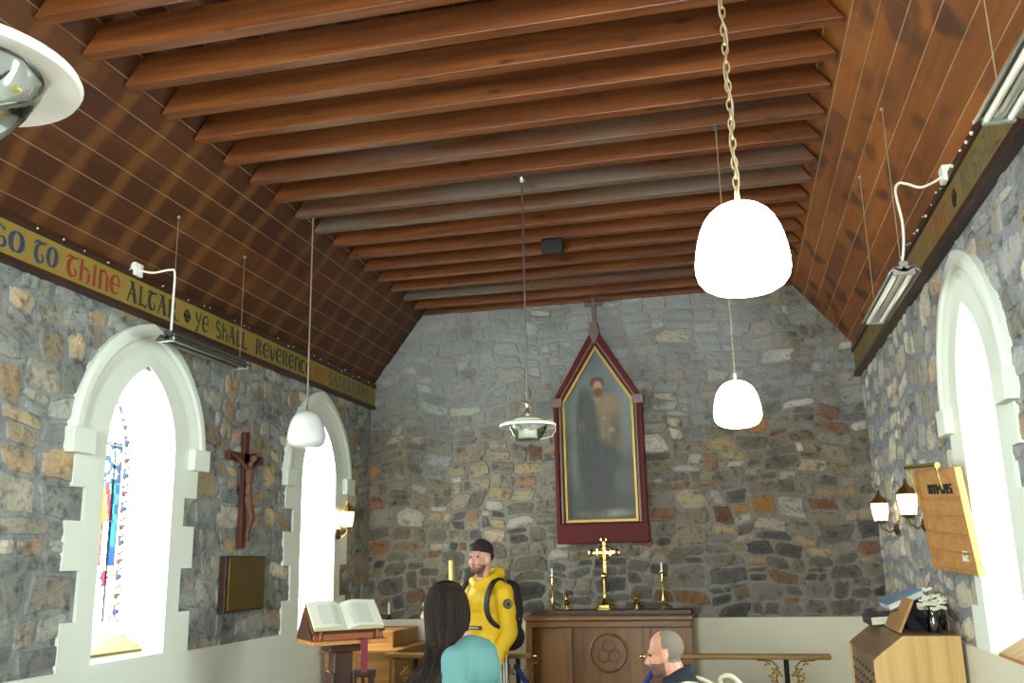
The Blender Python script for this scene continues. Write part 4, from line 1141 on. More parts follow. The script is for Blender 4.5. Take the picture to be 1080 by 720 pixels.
# vase with flowers
vs_ = thing('flower_vase', (1.055, 5.82, 1.2), 'smoky glass vase of white flowers on the right end of the console', 'vase')
mb = MB(); mb.lathe([(.03, 0), (.034, .01), (.036, .06), (.03, .1), (.026, .11), (.028, .12)], c=(1.055, 5.82, 1.2), n=18); obj('glass', mb, M['vase'], vs_, smooth=True)
mb = MB(); lf = MB()
random.seed(11)
heads = [(-.055, -.02, .155), (-.035, .02, .175), (-.01, -.03, .16), (.015, .01, .17), (.05, -.01, .165), (.06, .02, .185), (-.02, 0, .195), (.03, .03, .2), (.01, -.035, .13), (-.045, .03, .135), (-.012, .01, .235), (.045, -.03, .14)]
for (dx, dy, dz) in heads:
    p = Vector((1.055+dx, 5.82+dy, 1.2+dz))
    mb.tube([(1.055+dx*.15, 5.82+dy*.15, 1.215), (1.055+dx*.5, 5.82+dy*.5, 1.2+dz*.6), tuple(p)], .002, 5)
    pt = MB()
    for k in range(10):
        a = k*PI/5+random.random()*.4; e = random.uniform(-.3, .5)
        d = Vector((math.cos(a), math.sin(a), e)).normalized()
        pt.ell(p+d*.013, (.019, .013, .008), 6, d.to_track_quat('X', 'Z').to_matrix())
    obj('flower_head', pt, M['petal'], vs_)
    a = random.uniform(0, 6.28)
    lf.ell(p+Vector((.02*math.cos(a), .02*math.sin(a), -.03)), (.018, .007, .002), 6, Matrix.Rotation(a, 3, 'Z') @ Matrix.Rotation(-.5, 3, 'Y'))
obj('stems', mb, M['leaf'], vs_); obj('leaves', lf, M['leaf'], vs_)
mb = MB(); mb.lathe([(.03, 0), (.035, .006), (.07, .05), (.085, .085), (.08, .087), (.066, .052), (.03, .012), (0, .01)], c=(1.07, 5.98, 1.2), n=24)
tag(obj('bowl', mb, M['bowl'], smooth=True), 'dark glazed bowl beside the vase of white flowers', 'bowl')

# ------------------------------------------------------------------ crucifix, plaque, hymn board
cf = thing('crucifix', (XL+.03, 6.03, 1.77), 'dark wooden crucifix with carved figure between the two left windows', 'crucifix')
X0 = XL+.022
mb = MB(); mb.box((X0, 6.0, 1.765), (X0+.03, 6.065, 2.59)); mb.box((X0, 5.80, 2.37), (X0+.03, 6.28, 2.435)); obj('cross', mb, M['crucwood'], cf, bevel=.003)
mb = MB(); xx = X0+.055
mb.ell((xx+.02, 6.045, 2.40), (.026, .026, .034)); mb.cap((xx, 6.035, 2.35), (xx+.005, 6.035, 2.36), .022, .02)
mb.ell((xx, 6.035, 2.27), (.03, .045, .075)); mb.ell((xx, 6.035, 2.17), (.026, .036, .06)); mb.ell((xx+.004, 6.035, 2.10), (.032, .042, .05))
for s in (-1, 1):
    mb.cap((xx, 6.035+s*.045, 2.325), (xx-.005, 6.035+s*.12, 2.37), .016, .013); mb.cap((xx-.005, 6.035+s*.12, 2.37), (xx-.02, 6.035+s*.2, 2.415), .012, .009)
    mb.ell((xx-.02, 6.035+s*.215, 2.42), (.006, .014, .009))
    mb.cap((xx, 6.035+s*.018, 2.1), (xx+.03, 6.045+s*.014, 1.98), .024, .018); mb.cap((xx+.03, 6.045+s*.014, 1.98), (xx, 6.04+s*.01, 1.86), .017, .012)
    mb.ell((xx+.008, 6.04+s*.01, 1.835), (.016, .01, .022))
co = obj('figure', mb, M['christ'], cf, smooth=True)
rm = co.modifiers.new('r', 'REMESH'); rm.mode = 'VOXEL'; rm.voxel_size = .006; rm.use_smooth_shade = True
mb = MB(); mb.ell((xx+.018, 6.045, 2.425), (.03, .031, .012)); obj('crown', mb, M['crucwood'], cf, smooth=True)
pl = thing('wall_plaque', (XL+.03, 6.09, 1.52), 'square aged bronze plaque on dark backing below the crucifix', 'plaque')
mb = MB(); mb.box((X0-.01, 5.805, 1.34), (X0+.04, 6.345, 1.715)); obj('backing', mb, M['darkwood'], pl, bevel=.004)
mb = MB(); mb.box((X0+.04, 5.835, 1.355), (X0+.05, 6.335, 1.705)); obj('plate', mb, M['plaque'], pl, bevel=.003)
for y in (5.86, 6.31):
    for z in (1.38, 1.68):
        mb = MB(); mb.ell((X0+.051, y, z), (.004, .008, .008), 8); obj('screw', mb, M['brass'], pl)
mb = MB()
for k in range(7):
    z = 1.655-k*.04; y = 5.9; mb = MB()
    while y < 6.24:
        w = random.uniform(.012, .04); mb.box((X0+.05, y, z-.006), (X0+.0508, min(y+w, 6.27), z+.006)); y += w+.012
    obj('engraved_line', mb, plain('engraved lines', (66, 58, 34), .6), pl)

hb = thing('hymn_board', (1.1, 5.3, 1.8), 'honey coloured wooden hymn board with brass lamp, right wall beside the window', 'sign')
TLc, TRc, BRc, BLc = Vector((.995, 5.52, 2.085)), Vector((1.115, 5.0, 2.05)), Vector((1.155, 5.10, 1.53)), Vector((1.06, 5.56, 1.555))
hx = (TRc-TLc+BRc-BLc)/2; hz = (TLc-BLc+TRc-BRc)/2; hc = (TLc+TRc+BRc+BLc)/4
ux = hx.normalized(); uz = (hz-ux*hz.dot(ux)).normalized(); uy = ux.cross(uz)   # uy points to wall
if uy.x < 0: uy = -uy
HW, HH = .25, .27
def HPt(a, b, d): return hc+ux*a*HW+uz*b*HH-uy*d
mb = MB(); slab(mb, HPt(0, 0, -.01), ux, uz, -uy, HW, HH, .012); obj('panel', mb, M['hymnwood'] if 'hymnwood' in M else M['orangewood'], hb, bevel=.003)
for k in range(5):
    mb = MB(); slab(mb, HPt(0, .42-k*.34, .006), ux, uz, -uy, HW*.97, .006, .006); obj('slat', mb, M['pine'], hb, bevel=.001)
for s in (-1, 1):
    mb = MB(); slab(mb, HPt(s*.97, 0, .004), ux, uz, -uy, .009, HH, .01); obj('edge_strip', mb, M['orangewood'], hb)
# letters HYMNS (upright strokes) and number 12
def block_text(s, cx_, cz_, h, w, parent, mat, name):
    F = {'H': ['101','101','111','101','101'], 'Y': ['101','101','010','010','010'], 'M': ['10001','11011','10101','10001','10001'], 'N': ['1001','1101','1011','1001','1001'], 'S': ['111','100','111','001','111'], '1': ['010','110','010','010','111'], '2': ['111','001','111','100','111']}
    cells = sum(len(F[c][0])+1 for c in s)-1; mbb = MB(); px = w/cells; pz = h/5; u = 0
    for c in s:
        g = F[c]
        for r in range(5):
            for q in range(len(g[0])):
                if g[r][q] == '1':
                    a = cx_-w/2+(u+q+.5)*px; b = cz_+h/2-(r+.5)*pz
                    slab(mbb, hc+ux*a+uz*b-uy*.008, ux, uz, -uy, px*.44, pz*.5, .004)
        u += len(g[0])+1
    return obj(name, mbb, mat, parent)
block_text('HYMNS', .02, .165, .05, .27, hb, M['black'], 'lettering')
block_text('12', .14, -.175, .05, .055, hb, M['cream'], 'number')
mb = MB(); mb.tube([tuple(HPt(-.9, .55, .03)), tuple(HPt(-.9, 1.0, .04)), tuple(HPt(-.8, 1.1, .05))], .006, 8)
mb.tube([tuple(HPt(.45, .6, .03)), tuple(HPt(.45, 1.0, .04)), tuple(HPt(.35, 1.1, .05))], .006, 8)
mb.tube([tuple(HPt(-.85, 1.08, .06)), tuple(HPt(.7, 1.08, .06))], .016, 10)
obj('picture_lamp', mb, M['brass'], hb, smooth=True)

# ------------------------------------------------------------------ wall lanterns
def lantern(px, py, pz, dirx, label, glow):
    """px,py,pz lantern centre; wall side given by dirx"""
    xw = XR-.014 if dirx > 0 else XL+.022
    t = thing('wall_lantern', (xw, py, pz-.15), label, 'lamp', 'lit wall lanterns')
    mb = MB(); mb.lathe([(.045, 0), (.045, .012), (.02, .025), (0, .025)], c=(xw-(.0 if dirx > 0 else 0), py, pz-.14), n=16, axis=0)
    if dirx > 0:
        mb = MB(); mb.lathe([(.045, 0), (.045, -.012), (.02, -.025), (0, -.025)], c=(xw, py, pz-.14), n=16, axis=0)
    obj('back_plate', mb, M['darkwood'], t, smooth=True)
    mb = MB(); mb.tube([(xw-dirx*.02, py, pz-.14), (px, py, pz-.155), (px, py, pz-.1)] if abs(px-xw) < .03 else [(xw-dirx*.02, py, pz-.14), ((xw+px)/2, py, pz-.165), (px, py, pz-.13), (px, py, pz-.09)], .007, 8)
    obj('arm', mb, M['brassd'], t, smooth=True)
    mb = MB(); mb.lathe([(.02, -.1), (.045, -.085), (.05, -.075)], c=(px, py, pz), n=6)
    mb.lathe([(.07, .05), (.066, .06), (.045, .085), (.018, .11), (.01, .125), (.014, .132), (.004, .155), (0, .156)], c=(px, py, pz), n=12)
    for k in range(6):
        a = k*PI/3; mb.tube([(px+.05*math.cos(a), py+.05*math.sin(a), pz-.078), (px+.064*math.cos(a), py+.064*math.sin(a), pz+.055)], .0035, 6)
    for r, z in ((.058, 0),): mb.tube([(px+r*math.cos(k*PI/12), py+r*math.sin(k*PI/12), pz+z) for k in range(24)], .002, 5, closed=True)
    obj('cage', mb, M['brassd'], t)
    mb = MB(); mb.lathe([(.044, -.076), (.056, -.02), (.0605, .03), (.058, .052)], c=(px, py, pz), n=12); obj('glass', mb, M['lantern'], t, smooth=True)
    return t
lantern(1.085, 6.38, 1.955, 1, 'lit brass wall lantern on the right wall, nearer the hymn board', 1)
lantern(1.07, 7.45, 1.955, 1, 'lit brass wall lantern on the right wall, nearer the altar wall corner', 1)
lantern(-3.33, 7.72, 2.04, -1, 'lit brass wall lantern on the left wall beside the far window', 1)

# ------------------------------------------------------------------ opal pendants
def pendant(x, y, zc, on, chain, label, r=.127):
    t = thing('pendant_globe', (x, y, CZ), label, 'lamp')
    k = r/.127
    prof = [(.0, .126), (.02, .1255), (.042, .121), (.062, .111), (.080, .096), (.095, .076), (.107, .05), (.116, .02), (.122, -.01), (.126, -.04), (.126, -.065), (.120, -.088), (.106, -.106), (.086, -.118), (.06, -.125), (.03, -.128), (0, -.129)]
    mb = MB(); mb.lathe([(a*k, b*k) for a, b in prof], c=(x, y, zc), n=40)
    g = obj('globe', mb, M['opal_on'] if on else M['opal'], t, smooth=True, autosmooth=80)
    mb = MB(); mb.lathe([(.02, .118*k), (.02, .128*k), (.008, .132*k), (.006, .165), (0, .165)], c=(x, y, zc), n=18); obj('gallery', mb, M['brassd'] if not on else M['cream'], t, smooth=True)
    if chain:
        mb = MB(); z = zc+.16; k = 0
        while z < CZ-.01:
            pts = []
            for q in range(14):
                a = 2*PI*q/14; u, w = .008*math.cos(a), .019*math.sin(a)
                pts.append((x+(u if k % 2 else 0), y+(0 if k % 2 else u), z+w))
            mb.tube(pts, .0028, 5, closed=True); z += .0295; k += 1
        obj('chain', mb, M['chainm'], t, smooth=True)
        mb = MB(); mb.tube([(x+.008*math.sin(i*.7), y+.008*math.cos(i*.7), zc+.15+(CZ-zc-.15)*i/60) for i in range(61)], .003, 6); obj('flex', mb, M['thinwire'], t)
    else:
        mb = MB(); mb.tube([(x, y, zc+.15), (x, y, CZ)], .0055 if not on else .004, 6); obj('rod', mb, M['thinwire'], t)
    mb = MB(); mb.lathe([(.022, 0), (.022, -.012), (.01, -.02), (0, -.02)], c=(x, y, CZ), n=12); obj('ceiling_hook', mb, M['dullsteel'], t, smooth=True)
    return t
pendant(.073, 2.4645, 2.466, True, True, 'large lit opal glass pendant hanging on a long chain, nearest the camera', r=.128)
pendant(.06, 5.01, 2.436, True, False, 'lit opal glass pendant in front of the altar wall, right of the painting')
pendant(-2.744, 5.65, 2.527, False, False, 'unlit white opal glass pendant in front of the far left window')

# ------------------------------------------------------------------ halogen ceiling lamps on rods
def disc_lamp(x, y, z, r, label, clip=True):
    t = thing('disc_lamp', (x, y, z), label, 'lamp', 'round white rod hung ceiling lamps')
    mb = MB(); mb.lathe([(.085, .018), (.1, .016), (.118, .012), (.15, .012), (.168, .004), (.172, -.004), (.168, -.012), (.15, -.012), (.122, -.002), (.1, .004)], n=48)
    # closed ring section
    obj('shade', mb, M['white'], t, smooth=True, local=True, autosmooth=60)
    mb = MB(); mb.lathe([(.0, .05), (.03, .048), (.07, .04), (.088, .03), (.09, .016), (.085, .012)], n=32); obj('housing', mb, M['cream'], t, smooth=True, local=True)
    mb = MB(); mb.lathe([(.118, .0), (.112, -.02), (.095, -.055), (.075, -.085), (.07, -.09), (0, -.092)], n=40); obj('glass_bowl', mb, M['bowlglass'], t, smooth=True, local=True)
    mb = MB(); n = 10
    for k in range(n):
        a0, a1 = 2*PI*k/n, 2*PI*(k+1)/n
        mb.add([(.112*math.cos(a0), .112*math.sin(a0), -.002), (.112*math.cos(a1), .112*math.sin(a1), -.002), (.06*math.cos(a1), .06*math.sin(a1), -.04+.012*(k % 2)), (.06*math.cos(a0), .06*math.sin(a0), -.04+.012*(k % 2)), (.04*math.cos(a0), .04*math.sin(a0), .005), (.04*math.cos(a1), .04*math.sin(a1), .005)], [(0,1,2,3),(3,2,5,4)])
    obj('reflector', mb, M['satin'], t, local=True)
    mb = MB(); mb.lathe([(.0, 0), (.052, -.002), (.055, -.05), (.058, -.084), (0, -.087)], n=20); obj('lamp_capsule', mb, M['cream'], t, smooth=True, local=True)
    for k in range(5):
        a = 2*PI*k/5+.3; mb = MB(); mb.box((.085*math.cos(a)-.006, .085*math.sin(a)-.005, -.034), (.085*math.cos(a)+.006, .085*math.sin(a)+.005, -.029)); obj('led_chip', mb, M['led'], t, local=True)
    mb = MB(); mb.tube([(.165, 0, -.004), (.168, 0, -.04), (.145, 0, -.075), (.12, 0, -.08)], .0025, 6); mb.tube([(.12, 0, -.08), (.075, 0, -.088)], .0025, 6); clip and obj('wire_clip', mb, M['wire'], t, local=True)
    mb = MB(); H = CZ-z; mb.tube([(0, 0, .05), (0, 0, H)], .006, 8); mb.lathe([(.008, .05), (.018, .055), (.02, .075), (.01, .09), (.008, .12), (.014, .13), (.008, .14)], n=12)
    mb.lathe([(.006, H-.07), (.022, H-.05), (.022, H-.02), (.008, H), (0, H)], n=12)
    obj('rod', mb, M['steel'], t, smooth=True, local=True)
    t.scale = (1, 1, 1)
    return t
disc_lamp(-1.157, 5.33, 2.43, .17, 'white round ceiling lamp on a steel rod left of the painting')
disc_lamp(-1.10, 1.045, 2.395, .17, 'white round ceiling lamp close to camera, cut by the upper left frame edge', clip=False)

# ------------------------------------------------------------------ hanging strip heaters / lights
def strip(x, y0, y1, z, sgn, label, wires, mat='steel'):
    t = thing('strip_light', (x, (y0+y1)/2, z), label, 'lamp')
    # cross section: twin reflector fins
    s = sgn
    sec = [(-.075, .0), (-.04, .028), (-.012, .012), (0, .034), (.012, .012), (.04, .028), (.075, .0), (.07, -.004), (.04, .018), (.012, .002), (.0, .0), (-.012, .002), (-.04, .018), (-.07, -.004)]
    mb = MB(); mb.prism([(x+a, z+b) for a, b in sec], 1, y0, y1); obj('reflector', mb, M[mat], t)
    mb = MB(); mb.box((x-.022, y0+.0, z+.026), (x+.022, y1, z+.055)); obj('housing', mb, M['dullsteel'] if mat != 'steel' else M['steel'], t, bevel=.004)
    for a in (-.035, .035):
        mb = MB(); mb.tube([(x+a, y0+.02, z+.0), (x+a, y1-.02, z+.0)], .011, 12); obj('tube', mb, M['white'] if mat == 'steel' else M['dullsteel'], t, smooth=True)
    for y in (y0, y1-.02):
        mb = MB(); mb.box((x-.05, y, z-.014), (x+.05, y+.02, z+.03)); obj('end_cap', mb, M['steel'], t, bevel=.003)
    for (wy, hz_) in wires:
        mb = MB(); mb.tube([(x, wy, z+.05), (x, wy, hz_)], .0022, 5); mb.ell((x, wy, hz_-.006), (.012, .012, .01), 8)
        obj('suspension_wire', mb, M['thinwire'], t)
    return t
strip(-3.15, 4.62, 5.49, 2.945, -1, 'dull grey twin strip light hanging on wires in front of the left window arch', [(4.66, 3.722), (5.45, 3.722)], 'dullsteel')
strip(.868, 4.47, 5.46, 2.935, 1, 'silver twin strip light hanging beside the right window arch', [(4.53, 3.81), (5.4, 3.81)])
strip(.90, 2.0, 2.95, 2.966, 1, 'silver strip light at the right frame edge hung on a chain', [(2.9, 3.77), (2.1, 3.77)])
def flex(pts, name, label, parent=None):
    # smooth through points
    P = [Vector(p) for p in pts]; out = []
    for i in range(len(P)-1):
        p0, p1, p2, p3 = P[max(0, i-1)], P[i], P[i+1], P[min(len(P)-1, i+2)]
        for k in range(8):
            t = k/8
            out.append(.5*((2*p1)+(-p0+p2)*t+(2*p0-5*p1+4*p2-p3)*t*t+(-p0+3*p1-3*p2+p3)*t**3))
    out.append(P[-1]); return out
for (sx_, pts, lab) in ((-1, [(-3.37, 4.61, 3.385), (-3.28, 4.63, 3.365), (-3.18, 4.65, 3.38), (-3.152, 4.66, 3.36), (-3.15, 4.66, 3.2), (-3.15, 4.66, 3.0)], 'white power cable from a socket above the left text board down to the strip light'),
                        (1, [(1.12, 4.55, 3.43), (1.06, 4.53, 3.39), (1.0, 4.54, 3.375), (.94, 4.54, 3.40), (.905, 4.55, 3.41), (.885, 4.54, 3.36), (.895, 4.52, 3.2), (.885, 4.5, 3.08), (.868, 4.49, 2.99)], 'white looping power cable from a socket above the right text board to the strip light')):
    t = thing('power_cable', pts[0], lab, 'cable')
    mb = MB(); mb.tube(flex(pts, '', ''), .0065, 8); obj('cord', mb, M['wire'], t, smooth=True)
    p = pts[0]; mb = MB(); mb.box((p[0]-.02 if sx_ > 0 else p[0]-.025, p[1]-.04, p[2]-.04), (p[0]+.035 if sx_ > 0 else p[0]+.012, p[1]+.04, p[2]+.04)); obj('socket_box', mb, M['white'], t, bevel=.006)
# small black finned box under beams
t = thing('black_ceiling_box', (-1.21, 6.75, CZ-.03), 'small black box fixed under the ceiling beams in front of the altar wall', 'box')
mb = MB(); mb.box((-1.295, 6.60, CZ-.115), (-1.125, 6.66, CZ-.005)); obj('housing', mb, M['black'], t, bevel=.006)
mb = MB(); mb.box((-1.28, 6.66, CZ-.02), (-1.14, 6.78, CZ+.0)); obj('bracket', mb, M['black'], t)
mb = MB()
for k in range(5): mb.box((-1.285, 6.597, CZ-.105+k*.02), (-1.135, 6.601, CZ-.098+k*.02))
obj('fin', mb, M['bag'], t)
# ------------------------------------------------------------------ people
def bake(o, mats=None, paint=None):
    """apply modifiers, then colour faces by position"""
    dg = bpy.context.evaluated_depsgraph_get(); dg.update()
    me = bpy.data.meshes.new_from_object(o.evaluated_get(dg))
    o.modifiers.clear(); o.data = me
    if mats:
        me.materials.clear()
        for m in mats: me.materials.append(m)
        for p in me.polygons:
            p.material_index = paint(p.center); p.use_smooth = True
    else:
        for p in me.polygons: p.use_smooth = True
    return o
def organic(name, mb, mat, parent, voxel=.007, smooth=4, mats=None, paint=None, wrinkle=0):
    o = obj(name, mb, mat, parent, local=True)
    r = o.modifiers.new('r', 'REMESH'); r.mode = 'VOXEL'; r.voxel_size = voxel; r.use_smooth_shade = True
    s = o.modifiers.new('s', 'SMOOTH'); s.factor = .5; s.iterations = smooth
    if wrinkle:
        tx = bpy.data.textures.new(name+'_fold', 'CLOUDS'); tx.noise_scale = .09; tx.noise_depth = 2
        d = o.modifiers.new('d', 'DISPLACE'); d.texture = tx; d.strength = wrinkle; d.mid_level = .5
    return bake(o, mats, paint)
def head(mb, c, R, beard=False):
    """head with eye level at c; front is -Y turned by R"""
    c = Vector(c); P = lambda x, y, z: tuple(c+R @ Vector((x, y, z)))
    E = lambda x, y, z, a, b, d, q=None: mb.ell(P(x, y, z), (a, b, d), 18, R @ (q or Matrix.Identity(3)))
    E(0, .018, .035, .075, .093, .088); E(0, -.02, -.035, .060, .068, .078); E(0, -.05, -.088, .034, .032, .026)
    E(0, .0, -.06, .055, .06, .045)
    mb.cap(P(0, -.084, .0), P(0, -.103, -.034), .008, .0135, 8); E(.012, -.092, -.04, .009, .01, .008); E(-.012, -.092, -.04, .009, .01, .008)
    mb.cap(P(-.034, -.072, .022), P(.034, -.072, .022), .013, .013, 8)
    for s in (-1, 1):
        E(s*.034, -.068, -.03, .018, .016, .018)
        E(s*.077, .008, -.012, .009, .02, .032); E(s*.073, .0, -.035, .008, .012, .014)
    mb.cap(P(-.018, -.078, -.062), P(.018, -.078, -.062), .0075, .0075, 8); mb.cap(P(-.014, -.075, -.073), P(.014, -.075, -.073), .008, .008, 8)
def hand(mb, w, d, side, pal, curl=.5):
    """w wrist, d direction down the hand, side = thumb direction, pal = palm normal"""
    w, d, side, pal = Vector(w), Vector(d).normalized(), Vector(side).normalized(), Vector(pal).normalized()
    mb.cap(w+d*.02+side*.018, w+d*.08+side*.024, .018, .016, 8); mb.cap(w+d*.02-side*.018, w+d*.075-side*.024, .018, .015, 8); mb.cap(w, w+d*.08, .022, .017, 8)
    for k, (o_, L) in enumerate(((.033, .07), (.011, .08), (-.011, .074), (-.032, .058))):
        b = w+d*.09+side*o_; m = b+(d+pal*curl*.4).normalized()*L*.5; e = m+(d+pal*curl*1.4).normalized()*L*.5
        mb.cap(b, m, .0095, .0085, 8); mb.cap(m, e, .0085, .007, 8)
    b = w+d*.025+side*.03; m = b+(d*.7+side*.7+pal*.2).normalized()*.045; e = m+(d+pal*.5).normalized()*.035
    mb.cap(b, m, .012, .0105, 8); mb.cap(m, e, .0105, .008, 8)
def eyes(parent, c, R):
    for s in (-1, 1):
        mb = MB(); mb.ell(tuple(Vector(c)+R @ Vector((s*.031, -.0735, .003))), (.012, .009, .006), 10, R)
        obj('eye', mb, M['eye'], parent, smooth=True, local=True)

def person_yellow():
    H = 1.77; t = thing('person', (-1.83, 6.75, 0), 'standing bearded person in dark cap and yellow hooded jacket looking left', 'person')
    t.rotation_euler = (0, 0, math.radians(-26))
    hc_ = (-.0, -.03, 1.668); Rh = Matrix.Rotation(math.radians(6), 3, 'Z') @ Matrix.Rotation(math.radians(-4), 3, 'X')
    mb = MB(); head(mb, hc_, Rh)
    mb.cap((0, .0, 1.60), (0, .01, 1.47), .052, .06)
    mb.ell((0, .01, 1.36), (.15, .10, .14)); mb.ell((0, .01, 1.2), (.14, .095, .17)); mb.ell((0, .015, 1.0), (.155, .11, .13))
    LS, LE, LW = (.185, .01, 1.42), (.225, .02, 1.15), (.205, -.12, .93)
    RS, RE, RW = (-.185, .01, 1.42), (-.225, .02, 1.15), (-.20, -.14, .94)
    for (a, b, c_) in ((LS, LE, LW), (RS, RE, RW)):
        mb.cap((0, .01, 1.42), a, .06, .055); mb.cap(a, b, .05, .042); mb.cap(b, c_, .04, .027)
        s = 1 if a[0] > 0 else -1
        hand(mb, c_, (-.05*s, -.15, -1), (-.2*s, -1, 0), (-s, 0, 0), .5)
    for s in (-1, 1):
        mb.cap((s*.085, .015, .95), (s*.1, -.0, .5), .085, .055); mb.cap((s*.1, 0, .5), (s*.105, .03, .09), .055, .036)
        mb.cap((s*.105, .04, .045), (s*.115, -.13, .035), .04, .03)
    def paint(p):
        q = Rh.transposed() @ (p-Vector(hc_))
        if p.z < 1.5 or q.z > .1: return 0
        if q.z < -.052 and q.y < .0 and q.z > -.14: 
            if abs(q.x) < .02 and -.08 < q.z < -.055 and q.y < -.075: return 2
            return 1 if (q.z < -.072 or abs(q.x) > .045) or q.z > -.056 and q.z < -.05 else 0
        return 0
    organic('body', mb, M['skin'], t, .007, 3, [M['skin'], M['stub'], M['lip']], paint)
    eyes(t, hc_, Rh)
    # hair + cap
    mb = MB(); c = Vector(hc_)
    mb.ell(tuple(c+Rh @ Vector((0, .022, .062))), (.082, .100, .074), 20, Rh); mb.ell(tuple(c+Rh @ Vector((0, .055, .02))), (.078, .066, .055), 18, Rh)
    mb.cap(tuple(c+Rh @ Vector((-.045, -.05, .082))), tuple(c+Rh @ Vector((.045, -.05, .082))), .018, .018)
    mb.ell(tuple(c+Rh @ Vector((0, .01, .112))), (.045, .05, .03), 16, Rh)
    organic('cap', mb, M['capm'], t, .008, 2)
    # jacket
    mb = MB()
    mb.ell((0, .015, 1.355), (.185, .13, .15)); mb.ell((0, .01, 1.18), (.18, .13, .2)); mb.cap((-.05, .01, 1.03), (.05, .01, 1.03), .145, .145, 16)
    mb.ell((0, .005, 1.0), (.19, .14, .12))
    mb.cap((-.06, .02, 1.46), (-.15, .02, 1.43), .065, .07); mb.cap((.06, .02, 1.46), (.15, .02, 1.43), .065, .07)
    for (a, b, c_) in ((LS, LE, LW), (RS, RE, RW)):
        mb.cap(a, b, .073, .064); mb.cap(b, (c_[0], c_[1]+.01, c_[2]+.02), .064, .045)
    # hood rolls round the neck
    mb.cap((-.08, -.02, 1.505), (0, -.075, 1.475), .035, .03); mb.cap((.08, -.02, 1.505), (0, -.075, 1.475), .035, .03)
    mb.cap((-.085, .0, 1.505), (-.07, .09, 1.53), .036, .045); mb.cap((.085, .0, 1.51), (.07, .09, 1.55), .036, .045)
    mb.cap((-.07, .1, 1.53), (.07, .1, 1.55), .048, .05); mb.ell((0, .14, 1.46), (.11, .06, .09))
    organic('jacket', mb, M['yellow'], t, .009, 5, wrinkle=.018)
    mb = MB(); mb.box((-.05, -.152, 1.17), (.10, -.137, 1.197)); obj('chest_label', mb, M['patchd'], t, local=True)
    # lighter lettering strip and small patch
    mb = MB()
    x = -.04
    while x < .085: w = random.uniform(.008, .014); mb.box((x, -.1545, 1.177), (x+w, -.151, 1.190)); x += w+.004
    obj('label_lettering', mb, M['patchl'], t, local=True)
    mb = MB(); mb.box((-.01, -.156, 1.085), (.06, -.138, 1.13)); obj('pocket_patch', mb, M['patchd'], t, local=True)
    mb = MB(); mb.box((.0, -.1585, 1.09), (.02, -.155, 1.125)); mb.box((.028, -.1585, 1.09), (.048, -.155, 1.125)); obj('patch_marks', mb, M['patchl'], t, local=True)
    mb = MB(); mb.T = Matrix.Translation((.262, -.035, 1.345)) @ Matrix.Rotation(math.radians(58), 4, 'Z') @ Matrix.Rotation(math.radians(8), 4, 'X')
    mb.lathe([(0, -.012), (.032, -.012), (.034, .008)], n=24, axis=1); obj('sleeve_badge', mb, M['patchd'], t, smooth=True, local=True)
    mb2 = MB(); mb2.T = mb.T; mb2.tube([(.023*math.cos(k*PI/12), -.0125, .023*math.sin(k*PI/12)) for k in range(24)], .0022, 5, closed=True)
    obj('badge_ring', mb2, M['patchl'], t, local=True)
    # track pants
    mb = MB(); mb.ell((0, .015, .96), (.175, .13, .12))
    for s in (-1, 1): mb.cap((s*.09, .015, .93), (s*.105, 0, .5), .105, .078); mb.cap((s*.105, 0, .5), (s*.11, .03, .12), .078, .06)
    organic('trousers', mb, M['trackpant'], t, .012, 4, wrinkle=.01)
    for k in range(3):
        mb = MB()
        a = math.radians(-28+k*13)
        pts = [(.09+.112*math.cos(a)*q+.0, .015+.112*math.sin(a)*q, z) for z, q in ((1.02, .93), (.93, 1.0), (.8, .99), (.65, .9), (.5, .83), (.3, .74), (.14, .65))]
        mb.tube(pts, .0065, 6)
        obj('side_stripe', mb, M['white'], t, smooth=True, local=True)
    mb = MB()  # three slanted bars under the pocket
    T0 = Matrix.Translation((.125, -.098, .87)) @ Matrix.Rotation(math.radians(12), 4, 'Z')
    mb.T = T0
    for k in range(3):
        h = .014+k*.012; mb.add([(-.024+k*.017, 0, -.014), (-.011+k*.017, 0, -.014), (-.017+k*.017, 0, -.014+h), (-.028+k*.017, 0, -.008+h*.8)], [(0,1,2,3)])
    obj('trouser_mark', mb, M['white'], t, local=True)
    for s in (-1, 1):
        mb = MB(); mb.cap((s*.11, .04, .05), (s*.12, -.15, .045), .05, .042); organic('shoe', mb, M['shoe'], t, .01, 3)
    return t
person_yellow()
# backpack worn by the person in yellow
bp = thing('backpack', (-1.83, 6.75, 1.2), 'black backpack worn by the standing person in yellow', 'backpack')
bp.rotation_euler = (0, 0, math.radians(-26))
mb = MB()
mb.cap((-.08, .20, .22), (.08, .20, .22), .09, .09); mb.cap((-.09, .21, -.1), (.09, .21, -.1), .10, .10); mb.ell((0, .21, .05), (.17, .10, .22)); mb.ell((0, .27, -.04), (.13, .07, .13))
mb.ell((.1, .2, .08), (.09, .09, .2)); mb.ell((.09, .2, -.1), (.1, .1, .1))
organic('pack', mb, M['bag'], bp, .01, 4, wrinkle=.01)
for s in (-1, 1):
    mb = MB()
    for dx in (-.012, 0, .012):
        mb.tube(flex([(s*.10+dx, .14, .25), (s*.12+dx, .06, .312), (s*.128+dx, -.03, .297), (s*.133+dx, -.1, .215), (s*.138+dx, -.125, .12), (s*.15+dx, -.10, .04), (s*.17+dx, -.03, -.02), (s*.165, .08, -.06)], '', ''), .011, 8)
    obj('shoulder_strap', mb, M['bag'], bp, smooth=True, local=True)
mb = MB(); mb.tube([(.17, .17, .1), (.185, .19, .02)], .004, 6); obj('zip_pull', mb, M['patchl'], bp, local=True)

